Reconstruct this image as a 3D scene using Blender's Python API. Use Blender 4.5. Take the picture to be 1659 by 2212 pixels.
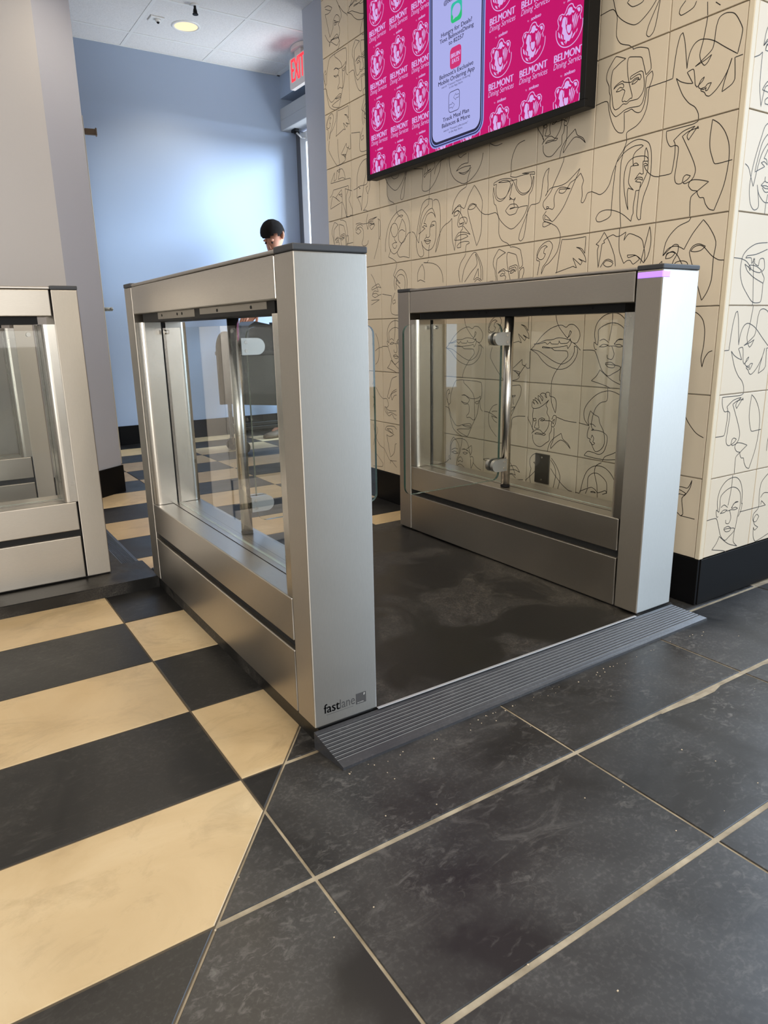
import bpy, bmesh, math, random
from mathutils import Vector, Matrix
random.seed(7)
S = bpy.context.scene
for o in list(bpy.data.objects): bpy.data.objects.remove(o)
COL = S.collection

# ---------------------------------------------------------------- camera
cam_d = bpy.data.cameras.new('camera'); cam = bpy.data.objects.new('camera', cam_d); COL.objects.link(cam)
RX = Vector((0.83617802, -0.54817708, -0.01755614)); RD = Vector((-0.15274437, -0.20201081, -0.96739898)); RF = Vector((0.52675942, 0.81159936, -0.25264796))
M = Matrix((RX, -RD, -RF)).transposed().to_4x4(); M.translation = Vector((0, 0, .86))
cam.matrix_world = M
cam_d.sensor_fit = 'HORIZONTAL'; cam_d.sensor_width = 36; cam_d.lens = 1512.416 / 1659 * 36
cam_d.clip_start = .02; cam_d.clip_end = 60
S.camera = cam

# ---------------------------------------------------------------- world, lights, exposure
S.view_settings.view_transform = 'Standard'; S.view_settings.look = 'None'
S.view_settings.exposure = 0.0; S.view_settings.gamma = 1.0; S.view_settings.use_curve_mapping = False
W = bpy.data.worlds.new('world'); S.world = W; W.use_nodes = True
W.node_tree.nodes['Background'].inputs[0].default_value = (1.0, .97, .92, 1)
W.node_tree.nodes['Background'].inputs[1].default_value = .44
def area(name, loc, target, sx, sy, power, color):
    d = bpy.data.lights.new(name, 'AREA'); d.shape = 'RECTANGLE'; d.size = sx; d.size_y = sy; d.energy = power; d.color = color
    o = bpy.data.objects.new(name, d); COL.objects.link(o); o.location = loc
    o.rotation_euler = (Vector(target) - Vector(loc)).to_track_quat('-Z', 'Y').to_euler(); return o
area('window_daylight', (4.6, -2.1, 1.5), (1.7, .5, .45), 3.4, 2.6, 135, (.58, .77, 1.0))
area('hall_left_fill', (-3.2, -2.8, 1.35), (.9, 2.2, .7), 4.2, 2.6, 125, (1.0, .96, .90))  # added fill at the left that brightens the mural wall, no window
area('hall_window', (-.6, -4.6, 1.9), (.2, 2.5, .6), 4.4, 2.4, 120, (1.0, .97, .92))
area('exit_sky', (7.4, 3.0, 3.5), (2.2, 5.7, 1.7), 5.0, 2.4, 2000, (.64, .79, 1.0))
area('exit_ground_bounce', (4.2, 4.9, .25), (2.4, 5.7, 2.0), 1.6, 1.0, 125, (.88, .92, 1.0))
LAMPS = [(.67, 2.0), (1.15, .75), (-.55, 1.1), (1.05, 3.4), (-.55, 3.0), (.67, -.6), (1.877, 5.242)]
LAMP_W = 14

# ---------------------------------------------------------------- material helpers
def nm(name):
    m = bpy.data.materials.new(name); m.use_nodes = True; nt = m.node_tree
    return m, nt, nt.nodes['Principled BSDF']
def plain(name, col, rough=.5, metal=0, spec=.5, emit=None, es=0):
    m, nt, p = nm(name)
    p.inputs['Base Color'].default_value = (*col, 1); p.inputs['Roughness'].default_value = rough; p.inputs['Metallic'].default_value = metal
    p.inputs['Specular IOR Level'].default_value = spec
    if emit: p.inputs['Emission Color'].default_value = (*emit, 1); p.inputs['Emission Strength'].default_value = es
    return m
def coords(nt, scale=(1, 1, 1), rnd=True):
    tc = nt.nodes.new('ShaderNodeTexCoord'); mp = nt.nodes.new('ShaderNodeMapping'); mp.inputs['Scale'].default_value = scale
    nt.links.new(tc.outputs['Object'], mp.inputs['Vector'])
    if rnd:
        oi = nt.nodes.new('ShaderNodeObjectInfo'); ml = nt.nodes.new('ShaderNodeMath'); ml.operation = 'MULTIPLY'; ml.inputs[1].default_value = 37
        nt.links.new(oi.outputs['Random'], ml.inputs[0]); nt.links.new(ml.outputs[0], mp.inputs['Location'])
    return mp.outputs['Vector']
def noise(nt, vec, scale, detail=4, rough=.55, dist=0):
    n = nt.nodes.new('ShaderNodeTexNoise'); n.inputs['Scale'].default_value = scale; n.inputs['Detail'].default_value = detail
    n.inputs['Roughness'].default_value = rough; n.inputs['Distortion'].default_value = dist
    nt.links.new(vec, n.inputs['Vector']); return n.outputs['Fac']
def ramp(nt, fac, *stops):
    r = nt.nodes.new('ShaderNodeValToRGB'); e = r.color_ramp.elements
    while len(e) < len(stops): e.new(.5)
    for el, (pos, c) in zip(e, stops): el.position = pos; el.color = (*c, 1) if len(c) == 3 else c
    nt.links.new(fac, r.inputs[0]); return r.outputs[0]
def mix(nt, fac, a, b):
    m = nt.nodes.new('ShaderNodeMix'); m.data_type = 'RGBA'
    for sock, v in ((m.inputs[0], fac), (m.inputs[6], a), (m.inputs[7], b)):
        if isinstance(v, (int, float)): sock.default_value = v
        elif isinstance(v, tuple): sock.default_value = (*v, 1)
        else: nt.links.new(v, sock)
    return m.outputs[2]
def bump(nt, p, h, strength=.1, dist=.002):
    b = nt.nodes.new('ShaderNodeBump'); b.inputs['Strength'].default_value = strength; b.inputs['Distance'].default_value = dist
    nt.links.new(h, b.inputs['Height']); nt.links.new(b.outputs[0], p.inputs['Normal'])
def g(v): return (v, v, v)

def paint(name, col):
    m, nt, p = nm(name); v = coords(nt, rnd=False)
    p.inputs['Base Color'].default_value = (*col, 1); p.inputs['Roughness'].default_value = .6
    bump(nt, p, noise(nt, v, 220, 3), .25, .0008); return m
def steel(name, scl, tint=(.51, .475, .425), r0=.27, r1=.38, ax='Z', rot=0, an=.65):
    m, nt, p = nm(name); v = coords(nt, scl)
    n1 = noise(nt, v, 60, 5, .7); n2 = noise(nt, coords(nt, (1, 1, 1)), 5, 3)
    col = mix(nt, ramp(nt, n1, (.3, g(0)), (.7, g(1))), tuple(t * .94 for t in tint), tuple(min(1, t * 1.05) for t in tint))
    nt.links.new(col, p.inputs['Base Color']); p.inputs['Metallic'].default_value = 1
    tg = nt.nodes.new('ShaderNodeTangent'); tg.direction_type = 'RADIAL'; tg.axis = ax; nt.links.new(tg.outputs[0], p.inputs['Tangent']); p.inputs['Anisotropic'].default_value = an; p.inputs['Anisotropic Rotation'].default_value = rot
    rr = mix(nt, n2, g(r0), g(r1)); nt.links.new(rr, p.inputs['Roughness'])
    bump(nt, p, n1, .05, .0004); return m
STEEL_V = steel('brushed_steel_upright', (26, 26, 1.2), r0=.36, r1=.46, rot=.25, an=.82)
STEEL_H = steel('brushed_steel_level', (24, 1.2, 24), ax='Y')
STEEL_P = steel('polished_steel', (30, 30, .5), (.60, .57, .52), .22, .30, an=0)
CLAMP = steel('satin_clamp_steel', (9, 9, 9), (.46, .45, .42), .34, .44, an=0)
BLACK = plain('black_plastic', (.006, .006, .0065), .5, spec=.2)
STEEL_D = plain('dull_plate_steel', (.23, .21, .18), .35, metal=1)
CAP = plain('graphite_cap', (.035, .037, .042), .5)
GAP = plain('dark_gap', (.006, .006, .006), .8)
BEAMTOP = steel('beam_top_steel', (12, .35, 12), (.42, .39, .36), .3, .45)

def glass(name, tint, refl=.10):
    m, nt, p = nm(name); nt.nodes.remove(p)
    out = nt.nodes['Material Output']
    tr = nt.nodes.new('ShaderNodeBsdfTransparent'); tr.inputs[0].default_value = (*tint, 1)
    gl = nt.nodes.new('ShaderNodeBsdfGlossy'); gl.inputs['Roughness'].default_value = .02; gl.inputs['Color'].default_value = (1, 1, 1, 1)
    fr = nt.nodes.new('ShaderNodeFresnel'); fr.inputs['IOR'].default_value = 1.5
    mx = nt.nodes.new('ShaderNodeMixShader')
    geo = nt.nodes.new('ShaderNodeNewGeometry'); sub = nt.nodes.new('ShaderNodeMath'); sub.operation = 'SUBTRACT'; sub.inputs[0].default_value = 1
    mul = nt.nodes.new('ShaderNodeMath'); mul.operation = 'MULTIPLY'
    nt.links.new(geo.outputs['Backfacing'], sub.inputs[1]); nt.links.new(sub.outputs[0], mul.inputs[0]); nt.links.new(fr.outputs[0], mul.inputs[1])
    nt.links.new(mul.outputs[0], mx.inputs[0]); nt.links.new(tr.outputs[0], mx.inputs[1]); nt.links.new(gl.outputs[0], mx.inputs[2])
    nt.links.new(mx.outputs[0], out.inputs[0]); return m
GLASS = glass('clear_glass', (.965, .978, .97))
GLASS_EDGE = plain('glass_edge', (.03, .07, .055), .15)
GLASS_EDGE2 = plain('polished_glass_edge', (.30, .36, .33), .2)

def mul(nt, a, b):
    m = nt.nodes.new('ShaderNodeMath'); m.operation = 'MULTIPLY'
    for i, v in enumerate((a, b)):
        if isinstance(v, (int, float)): m.inputs[i].default_value = v
        else: nt.links.new(v, m.inputs[i])
    return m.outputs[0]
def floor_black(name, base=(.011, .0108, .0112), dust=(.14, .134, .126), haze=(.040, .039, .038), fleck=.8):
    """black porcelain: a soft film of dust, swept streaks and many small dull flecks"""
    m, nt, p = nm(name); v = coords(nt)
    big = noise(nt, v, 2.6, 6, .6, .8)
    film = ramp(nt, big, (.38, g(0)), (.70, g(1)))
    k = mix(nt, film, base, haze)
    st = noise(nt, coords(nt, (1.2, 3.2, 1)), 4.2, 9, .68, 3.2)
    k = mix(nt, mul(nt, ramp(nt, st, (.56, g(0)), (.74, g(.55))), ramp(nt, noise(nt, v, 3.1, 2), (.42, g(0)), (.62, g(1)))), k, dust)
    fl = noise(nt, coords(nt, (1, 1.5, 1)), 42, 5, .62, 1.0); patch = ramp(nt, noise(nt, v, 5.5, 3), (.44, g(0)), (.68, g(1)))
    k = mix(nt, mul(nt, mul(nt, ramp(nt, fl, (.53, g(0)), (.70, g(1))), patch), fleck), k, dust)
    fine = noise(nt, v, 150, 3); k = mix(nt, mul(nt, ramp(nt, fine, (.5, g(0)), (.8, g(.5))), film), k, dust)
    sp = noise(nt, v, 260, 2); k = mix(nt, ramp(nt, sp, (.77, g(0)), (.80, g(.6))), k, (.20, .19, .17))
    nt.links.new(k, p.inputs['Base Color'])
    nt.links.new(mix(nt, film, g(.33), g(.50)), p.inputs['Roughness'])
    bump(nt, p, noise(nt, v, 90, 4), .06, .001); return m
def deck_vinyl():
    m, nt, p = nm('black_deck_vinyl'); v = coords(nt, rnd=False)
    patch = ramp(nt, noise(nt, v, 3.4, 5, .55, .5), (.47, g(0)), (.56, g(1)))
    grain = ramp(nt, noise(nt, v, 210, 4, .7), (.40, g(.15)), (.66, g(1)))
    st = ramp(nt, noise(nt, coords(nt, (1, 1, 1), False), 7, 9, .7, 3.5), (.50, g(.35)), (.72, g(1)))
    k = mix(nt, mul(nt, mul(nt, patch, grain), st), (.0032, .003, .0028), (.115, .103, .088))
    nt.links.new(k, p.inputs['Base Color']); nt.links.new(mix(nt, patch, g(.34), g(.55)), p.inputs['Roughness'])
    bump(nt, p, noise(nt, v, 260, 3), .25, .0008); return m
TILE_BLACK = floor_black('black_floor_tile')
TILE_DARK = floor_black('dark_checker_tile', (.0065, .0063, .0065), (.075, .072, .066), (.015, .0145, .014), .5)
DECK = deck_vinyl()
def floor_tan():
    m, nt, p = nm('tan_floor_tile'); v = coords(nt)
    a = noise(nt, v, 3.0, 8, .6, .8); b = noise(nt, coords(nt, (1, 1.4, 1)), 5.5, 10, .72, .9); c = noise(nt, v, 1.6, 3)
    k = ramp(nt, a, (.3, (.46, .335, .18)), (.5, (.54, .405, .23)), (.72, (.63, .50, .31)))
    k = mix(nt, ramp(nt, b, (.50, g(0)), (.72, g(.75))), k, (.34, .25, .14))
    k = mix(nt, ramp(nt, c, (.5, g(0)), (.8, g(.4))), k, (.62, .53, .38))
    nt.links.new(k, p.inputs['Base Color']); nt.links.new(mix(nt, a, g(.28), g(.46)), p.inputs['Roughness'])
    bump(nt, p, b, .05, .001); return m
TILE_TAN = floor_tan()
def grout():
    m, nt, p = nm('floor_grout'); v = coords(nt, rnd=False)
    nt.links.new(ramp(nt, noise(nt, v, 14, 6), (.35, (.22, .18, .12)), (.65, (.42, .36, .26))), p.inputs['Base Color']); p.inputs['Roughness'].default_value = .8; return m
GROUT = grout()
GROUT_DARK = plain('dark_floor_grout', (.085, .066, .043), .8)
def mural_tile():
    m, nt, p = nm('cream_wall_tile'); v = coords(nt)
    oi = nt.nodes.new('ShaderNodeObjectInfo')
    k = mix(nt, oi.outputs['Random'], (.630, .545, .420), (.665, .580, .455)); k = mix(nt, ramp(nt, noise(nt, v, 4, 3), (.4, g(0)), (.7, g(.35))), k, (.60, .515, .39))
    nt.links.new(k, p.inputs['Base Color']); p.inputs['Roughness'].default_value = .42; return m
MURAL = mural_tile()
WGROUT = plain('wall_grout', (.36, .31, .24), .8)
TRIM = plain('tile_edge_trim', (.66, .58, .44), .4)
INK = plain('black_line_print', (.014, .010, .008), .5)
PAINT_BLUE = paint('blue_grey_paint', (.34, .42, .56))
PAINT_GREY = paint('grey_paint', (.45, .475, .56))
PAINT_WARM_LIT = paint('grey_paint_warm_lit', (.47, .46, .465))  # front face of the left column: warmer light put into its colour
BASE = plain('black_base_tile', (.0055, .0055, .006), .42, spec=.12)
def ceil_tile():
    m, nt, p = nm('mineral_ceiling_tile'); v = coords(nt)
    n = noise(nt, v, 120, 4, .7); nt.links.new(ramp(nt, n, (.3, (.66, .65, .65)), (.6, (.78, .77, .77))), p.inputs['Base Color'])
    p.inputs['Roughness'].default_value = .9; bump(nt, p, n, .3, .002); return m
CEIL = ceil_tile()
WHITE = plain('white_enamel', (.78, .78, .77), .4)
DOORWHITE = plain('white_door_frame', (.82, .83, .84), .35)
GREYBOX = plain('grey_header_paint', (.40, .42, .45), .5)

# ---------------------------------------------------------------- mesh helpers
def link(name, me, mat, parent=None):
    o = bpy.data.objects.new(name, me); COL.objects.link(o)
    if mat is not None:
        for m in (mat if isinstance(mat, (list, tuple)) else [mat]): me.materials.append(m)
    if parent: o.parent = parent
    return o
def tag(o, label=None, cat=None, group=None, kind=None):
    for k, v in (('label', label), ('category', cat), ('group', group), ('kind', kind)):
        if v: o[k] = v
    return o
def root(name, loc, rz=0, label=None, cat=None, group=None):
    o = bpy.data.objects.new(name, None); COL.objects.link(o); o.location = loc; o.rotation_euler = (0, 0, rz); o.empty_display_size = .1
    return tag(o, label, cat, group)
class B:
    def __init__(s): s.bm = bmesh.new()
    def box(s, x0, x1, y0, y1, z0, z1, bev=0, seg=1):
        vs = [s.bm.verts.new((x, y, z)) for x in (x0, x1) for y in (y0, y1) for z in (z0, z1)]
        fs = [s.bm.faces.new([vs[i] for i in q]) for q in ((0, 1, 3, 2), (4, 6, 7, 5), (0, 4, 5, 1), (2, 3, 7, 6), (0, 2, 6, 4), (1, 5, 7, 3))]
        if bev:
            es = list({e for f in fs for e in f.edges})
            bmesh.ops.bevel(s.bm, geom=es, offset=bev, segments=seg, affect='EDGES', profile=.5)
        return s
    def cyl(s, p0, p1, r0, r1=None, n=20, cap=True):
        p0, p1 = Vector(p0), Vector(p1); d = (p1 - p0); r1 = r0 if r1 is None else r1
        q = d.to_track_quat('Z', 'Y'); a = []; b = []
        for i in range(n):
            t = 2 * math.pi * i / n; u = q @ Vector((math.cos(t), math.sin(t), 0))
            a.append(s.bm.verts.new(p0 + u * r0)); b.append(s.bm.verts.new(p1 + u * r1))
        for i in range(n):
            j = (i + 1) % n; f = s.bm.faces.new((a[i], a[j], b[j], b[i])); f.smooth = True
        if cap: s.bm.faces.new(a[::-1]); s.bm.faces.new(b)
        return s
    def prism(s, pts, axis, t0, t1, edge_mat=0):
        # pts: 2D outline; axis: 'x','y','z' = extrude axis
        def mk(p, t): return {'x': (t, p[0], p[1]), 'y': (p[0], t, p[1]), 'z': (p[0], p[1], t)}[axis]
        a = [s.bm.verts.new(mk(p, t0)) for p in pts]; b = [s.bm.verts.new(mk(p, t1)) for p in pts]; n = len(pts)
        s.bm.faces.new(a[::-1]); s.bm.faces.new(b)
        for i in range(n):
            j = (i + 1) % n; f = s.bm.faces.new((a[i], a[j], b[j], b[i])); f.material_index = edge_mat
        return s
    def sphere(s, c, r, sc=(1, 1, 1), n=16):
        mt = Matrix.Translation(c) @ Matrix.Diagonal((r * sc[0], r * sc[1], r * sc[2], 1))
        res = bmesh.ops.create_uvsphere(s.bm, u_segments=n, v_segments=n // 2, radius=1, matrix=mt)
        for v in res['verts']:
            for f in v.link_faces: f.smooth = True
        return s
    def tube(s, pts, r, n=8):
        for a, b in zip(pts, pts[1:]): s.cyl(a, b, r, n=n)
        return s
    def mesh(s, name):
        bmesh.ops.recalc_face_normals(s.bm, faces=s.bm.faces[:])
        me = bpy.data.meshes.new(name); s.bm.to_mesh(me); s.bm.free(); return me
    def obj(s, name, mat, parent=None): return link(name, s.mesh(name), mat, parent)
def rrect(x0, x1, y0, y1, r, n=5, corners=(1, 1, 1, 1)):
    out = []
    for (cx, cy, a0), on in zip(((x1 - r, y1 - r, 0), (x0 + r, y1 - r, 90), (x0 + r, y0 + r, 180), (x1 - r, y0 + r, 270)), corners):
        if on:
            for i in range(n + 1):
                t = math.radians(a0 + 90 * i / n); out.append((cx + r * math.cos(t), cy + r * math.sin(t)))
        else: out.append({0: (x1, y1), 90: (x0, y1), 180: (x0, y0), 270: (x1, y0)}[a0])
    return out
def struct(o): return tag(o, kind='structure')
ART = {
'frameman': '509,999,517,971,560,971,623,959,721,920,737,896,787,694,721,646,654,836,631,856,478,900,458,892,447,844,462,718,486,630,509,567,545,468,541,444,517,448,470,424,435,440,415,436,400,456,435,547,423,563,400,575,349,567,306,571,321,587,360,607,396,591,411,599,407,626,384,642,341,642,298,630,266,610,282,634,333,658,392,670,407,654,462,634,517,622,537,630,568,646,615,646,627,630,595,607,564,595,529,595,552,622,599,634,627,622,639,614,654,634,646,666,623,678,580,674,505,654,505,682,564,698,642,706,674,690,690,642,705,559,701,492,674,448,627,416,513,420,470,400,419,412,360,381,302,377,270,424,243,551,219,662,223,765,239,825,282,848,349,880,419,900,274,963,239,936,161,840,145,765,157,725,192,662,200,595,219,551,223,440,251,369,317,297,376,309,443,337,509,345,568,341,658,333,697,361,721,448,729,614,752,638,803,662,819,618,807,563,784,507,772,460,772,357,756,270,705,178,631,123,501,79,505,4;0,496,176,499,215,377,259,262,317,163,376,107,439,91,458,119,454,210,443,313,505,317,548,325,599,285,650,262,690,270,717,313,737,396,744,503,784,503,999,503',
'longhair': '505,999,505,975,470,897,404,822,368,751,325,661,286,543,227,472,149,441,67,472,0,500;368,735,357,637,341,405,333,173,286,138,172,114,118,126,102,169,145,224,231,244,333,232,447,193,545,138,646,59,654,114,670,146,666,220,690,401,737,401,752,484,713,492,674,507,713,527,776,503,768,531,709,547,662,527,725,590,752,574,780,574,768,653,764,712,838,700,834,724,799,759,705,779,615,775,548,739,513,669,501,543,525,393,568,248,592,197,576,287,564,401,576,448,654,413,603,460,572,515,580,602,592,684,623,692,615,783,650,838,752,881,729,897,635,905,537,885,466,850,376,771;498,8,458,346,443,590,443,751,466,857,490,916,572,956,670,968,752,944,827,897,866,810,881,700,881,547,858,444,807,319,784,193,784,67,756,63,725,114,725,244,737,401,776,472,834,586,838,676,823,794,795,853,784,826,780,712;623,692,642,708,674,708,705,680,623,688;776,673,795,684,827,665,827,653,784,661;784,657,811,614,866,558,928,519,999,503',
'noseprofile': '494,999,490,987,431,971,302,971,63,971,67,912,90,853,137,798,208,798,247,775,255,724,239,547,231,456,251,401,294,378,341,385,357,441,392,460,451,441,415,409,353,385,380,370,454,385,498,425,513,484,494,551,427,669,294,873,364,905,482,920,505,912,498,936,458,897,384,818,360,857,376,893,458,944,400,940,290,920,176,853,200,814,208,712,196,586,176,511,0,507;979,515,764,511,725,574,682,680,670,794,682,964,764,912,850,818,913,696,936,570,928,409,897,252,807,35,744,55,686,118,654,185,603,193,564,244,560,267,486,287,435,342,447,378,490,393,584,378,705,342,560,264,482,212,490,12',
'halfface': '507,995,484,960,337,916,225,826,174,743,151,606,225,665,306,720,364,708,360,617,310,535,287,437,314,393,360,397,410,401,410,350,372,330,376,83,290,83,283,114,348,153,465,161,569,146,581,122,507,102,492,0;151,606,225,684,341,700,449,653,550,814,681,952,767,865,871,700,860,527,860,287,817,157,755,67,639,334,530,614,569,676,647,696,740,661,681,621,600,614,546,625,585,665,662,680,724,653,836,551,929,500,999,492;194,578,209,629,290,637,325,621,275,578,194,570,209,617,290,645,360,598,426,507,492,417,523,456,507,503,441,527,345,515,321,464,352,441,445,421,441,452,395,444,329,421;410,413,600,252,461,299,329,311,263,267,213,205,364,197,546,228,496,264,364,271,263,236,217,43,155,240,143,547,93,511,0,476',
'woman': '533,979,533,916,513,846,400,791,321,704,262,531,235,409,419,480,341,511,400,527,466,500,439,551,388,558,419,610,474,684,588,712,662,680,709,614,682,688,615,771,474,739,360,637,302,527,243,307,231,264,165,358,106,441,35,472;623,771,623,905,568,924,458,928,345,873,286,743,227,590,176,401,165,216,219,79,298,31,376,63,357,165,309,287,360,197,494,122,623,149,709,267,725,515,709,555,623,562,580,515,568,484,682,500,623,515,568,496,548,421,548,346,501,326,454,342,454,382;454,338,388,291,474,264,580,271,494,291,388,283;415,267,474,228,548,236,568,271;541,208,521,94,521,0;654,881,697,897,772,873,827,771,842,562,827,319,772,165,709,67,752,220,827,350,897,433,999,484',
'glasses': '551,968,559,861,631,787,715,751,759,775,695,787,567,759,488,696;172,220,176,370,252,594,368,739,547,842,731,873,803,830,907,739,967,590,971,401,947,47,767,87,639,87,563,161,575,193,707,307,815,385,923,460,999,468;388,637,364,570,428,460,515,448,595,531,563,637,480,680,388,645,320,531,292,370,332,240,452,157,575,193,707,319;615,543,735,720,819,629,847,492,815,362,707,319,623,370,603,476,647,527,735,539,819,496;472,433,492,385,555,342,468,346,404,326,444,264,511,252,555,299;356,248,272,122,420,71,527,16,535,0',
'lipsface': '15,476,66,484,74,377,116,230,221,111,418,20,577,40,732,127,832,242,875,373;287,492,298,440,356,408,410,428,488,440;538,440,530,297,445,305,348,293,244,230,364,254,445,258,589,250,542,182,430,151,302,202,414,174,527,186,604,222;581,194,515,44,507,0',
'lean': '47,484,364,424,357,270,337,159,353,91,439,63,552,75,697,170,823,333,858,527;662,523,690,408,588,353,478,333,404,281,392,325,498,361,588,385,498,369,458,499,443,444,404,337;588,345,552,83,533,0;678,285,733,400,874,464,999,476',
'sunglasses': '494,987,482,936,588,909,719,912,865,909,719,936,963,916,971,881,877,901,908,842,916,747,861,684,758,669,671,712,612,798,616,877,482,877,344,881,225,897,328,909,434,889,486,838,458,767,399,684,288,661,201,704,174,791,186,881,122,877,130,905,265,932,403,924,513,893,576,814,624,728,730,653,845,665,916,739,944,857,960,853,956,798,932,688,877,633,869,511,853,417,813,161,782,67,730,35,691,67,711,153,806,319,912,488,999,492;122,853,150,743,193,669,276,633,367,661,442,728,529,842,490,700,474,665,509,629,470,625,490,653,521,629,569,617,596,637,584,610,561,602,580,503;580,503,482,496,498,507,580,507,663,500,616,543,557,558,482,555,391,488,470,421,608,425,663,492,849,496,817,413,719,307,584,228,509,224,383,291,253,409,182,590,146,614,111,751,122,846;0,484,186,488,253,397,261,185,328,87,454,31,490,0',
'profileleft': '507,999,496,948,437,842,342,696,295,614,216,543,165,503,153,452,201,393,252,401,264,417,224,429,220,405,287,393,334,378,366,413,354,503,378,574,437,629,515,629,641,590,543,602,452,614,441,574,496,555,547,566,606,629,641,665,728,696,806,751,861,653,838,590,850,476,838,397,869,385,905,425,936,488,999,496;0,492,83,507,118,625,138,787,185,881,244,912,224,810,236,696,220,598,189,566,267,645,346,657,476,657,590,684,791,810,728,696,637,543,519,362,342,220,271,275,201,326,193,267,275,248,342,220;220,370,173,326,161,311,181,252,319,197,197,169,161,185,173,232,236,228,330,193,429,138,488,55,500,0',
'beard': '452,991,452,848,476,712,551,585,562,732,523,804,429,824,421,868,366,872,338,820,370,792,346,848,275,856,236,828,291,792,287,740,244,796,197,816,201,776,260,693,216,740,142,780,138,748,205,689,161,732,94,748,134,677,83,720,79,637,126,617,224,637,330,697,417,768,362,689,393,641,389,569,433,505,425,378,366,291,307,247;110,617,98,509,110,438,102,318,122,275,90,235,177,302,256,306,323,267,378,255,354,235,291,239,228,239,153,235,193,259,307,251;110,462,165,474,177,438,130,430,118,462;177,422,142,334,189,322,240,334,228,402,232,462,295,490,350,478,311,446,264,450,279,466,358,458,468,458,523,422,539,494,496,454,484,394,523,374,558,426,574,541,523,549,488,486;0,482,4,454,75,362,126,287;114,223,126,131,189,68,283,56,393,127,452,171,452,263,484,314,488,382;539,366,535,203,488,92,488,52,590,151,676,203,771,175,861,100,814,167,716,223,680,302,527,203,456,111,425,0;582,529,747,494,952,486',
'bobgirl': '454,999,454,832,353,796,278,724,235,613,215,482,235,430,266,426,219,406,290,414,407,406,490,358,498,275,454,139,380,88,270,103,176,103,121,40,274,28,474,28,678,60;0,486,176,466,102,533,74,629,102,728,204,844,329,927,482,963,595,943,686,899,772,764,799,561,768,350,682,183,599,127,474,68,439,0;176,466,157,549,188,673,259,625,329,601,360,517,435,398,454,247,400,159,309,119,235,223,204,251,215,283,161,299,157,366,184,454;227,299,239,342,270,302,259,247,294,235,262,207,219,243;188,490,243,490,290,462',
'lips': '476,991,503,877,555,790,704,652,747,671,779,727,755,746,728,663,708,636;0,482,20,482,110,561,228,675,378,770,535,817,610,817,680,790,735,825,822,821,909,754,936,671,893,588,850,576,794,592,751,620,676,636,547,648,417,620,295,612,173,573,71,557,189,565,295,584,342,557,393,592,417,565,551,565,562,608,586,573,712,576,751,608,763,640,783,576,728,501,712,545,657,533,555,521,437,509,362,505,240,509,252,525,421,505,484,474,716,466,735,395,614,284,503,150,456,47,452,0;20,478,149,419,248,332,374,257,558,213,716,237,842,324,901,430,897,517,842,537,846,450,783,355,641,288,492,316,307,399,165,462,20,478;810,588,881,545,956,482',
'bald': '460,991,460,809,428,612;0,486,196,482,244,415,280,340,344,225,444,158,525,193,637,261,669,423,705,592,677,730,601,802,492,837,372,821,248,750,252,640,244,553;212,584,184,699,216,833,320,928,448,960,557,948,649,884,721,742,733,588,749,596,729,486,685,430;244,553,184,592,184,549,212,494,236,501;272,529,336,565,424,553,356,533,280,533;276,608,340,632,424,588;529,557,597,565,653,541,585,533,513,545,424,541;509,569,585,632,653,628,553,616,517,557;476,545,521,442,492,375,420,387,412,430;388,324,480,336,549,300,529,269,440,272,388,312,549,300,633,280,637,111,737,32,525,99,308,233,256,150,172,83,416,28,492,0;709,486,973,486',
'hat': '498,999,498,971,470,785,439,654,466,579,513,531,552,551,595,614,533,587,392,551,462,583,595,662,615,737,623,864,654,944,725,963,819,936,870,888,948,761,948,694,917,535,760,638,615,737,517,781,423,801,360,781,313,725,286,634,282,559,262,662,223,844,188,936,157,920,125,817,106,674,94,507,0,503;983,511,889,507,913,301,881,258,768,214,787,309,854,511,823,420,756,317,682,246,611,210,568,226,541,262,494,289,501,309,545,313,576,337,623,337,580,274,556,274,560,305,529,293,458,333,486,396,525,416,509,385,462,353,439,337,411,369,392,472,368,531,290,519,380,388,302,408,208,448,145,496,196,396,259,293,349,198,435,139,486,63,494,8',
'spiky': '486,999,486,843,505,710,580,566,623,594,674,594,721,546,811,598,756,646,642,630,627,662,733,654,807,614,870,550,921,614,952,726,952,843,925,967,885,798,827,546;125,843,180,883,247,979,329,867,404,730,439,638,454,542;125,843,172,822,153,762,180,546,204,694,223,835,262,847,247,875,302,907,388,931,447,903,501,907,584,943,560,843,627,915,733,883,823,830,858,742,885,634,878,550;259,586,302,622,368,610,415,582,388,550,317,546,259,582;215,546,278,626,345,638,415,602',
'earhair': '496,991,492,939,448,810,307,678,228,638,169,534,185,622,264,702,338,822,362,907,303,971,197,955,102,883,71,798,122,742,193,746,236,806,201,818,212,875,267,899,224,919,142,891,79,798,67,738,126,714,90,526;456,530,492,770,531,967,712,955,948,959,944,746,885,814,794,839,861,810,952,706,971,634,842,690,909,646,881,606,739,710,814,574,767,590,759,598,437,534;164,507,128,342,440,8,551,0,747,31,799,79,679,165,803,142,759,75,879,216,907,244,847,256,839,334,619,177,799,110;931,271,907,244,951,205,999,212,999,326,999,405,999,452;500,472,507,244,551,0',
'veil': '500,979,469,931,372,835,329,702,360,538;410,534,457,726,585,891,716,975,825,867,898,722,910,538;728,947,771,790,635,678,476,534;736,947,825,818,867,662,863,542;689,554,751,650,802,722,813,594;705,550,782,586,894,530;720,518,782,558,863,522',
'roundhead': '513,963,474,923,376,931,623,899,772,843,885,726,921,562;196,626,200,762,259,851,337,907,396,794,396,638;196,622,278,646,415,602',
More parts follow.
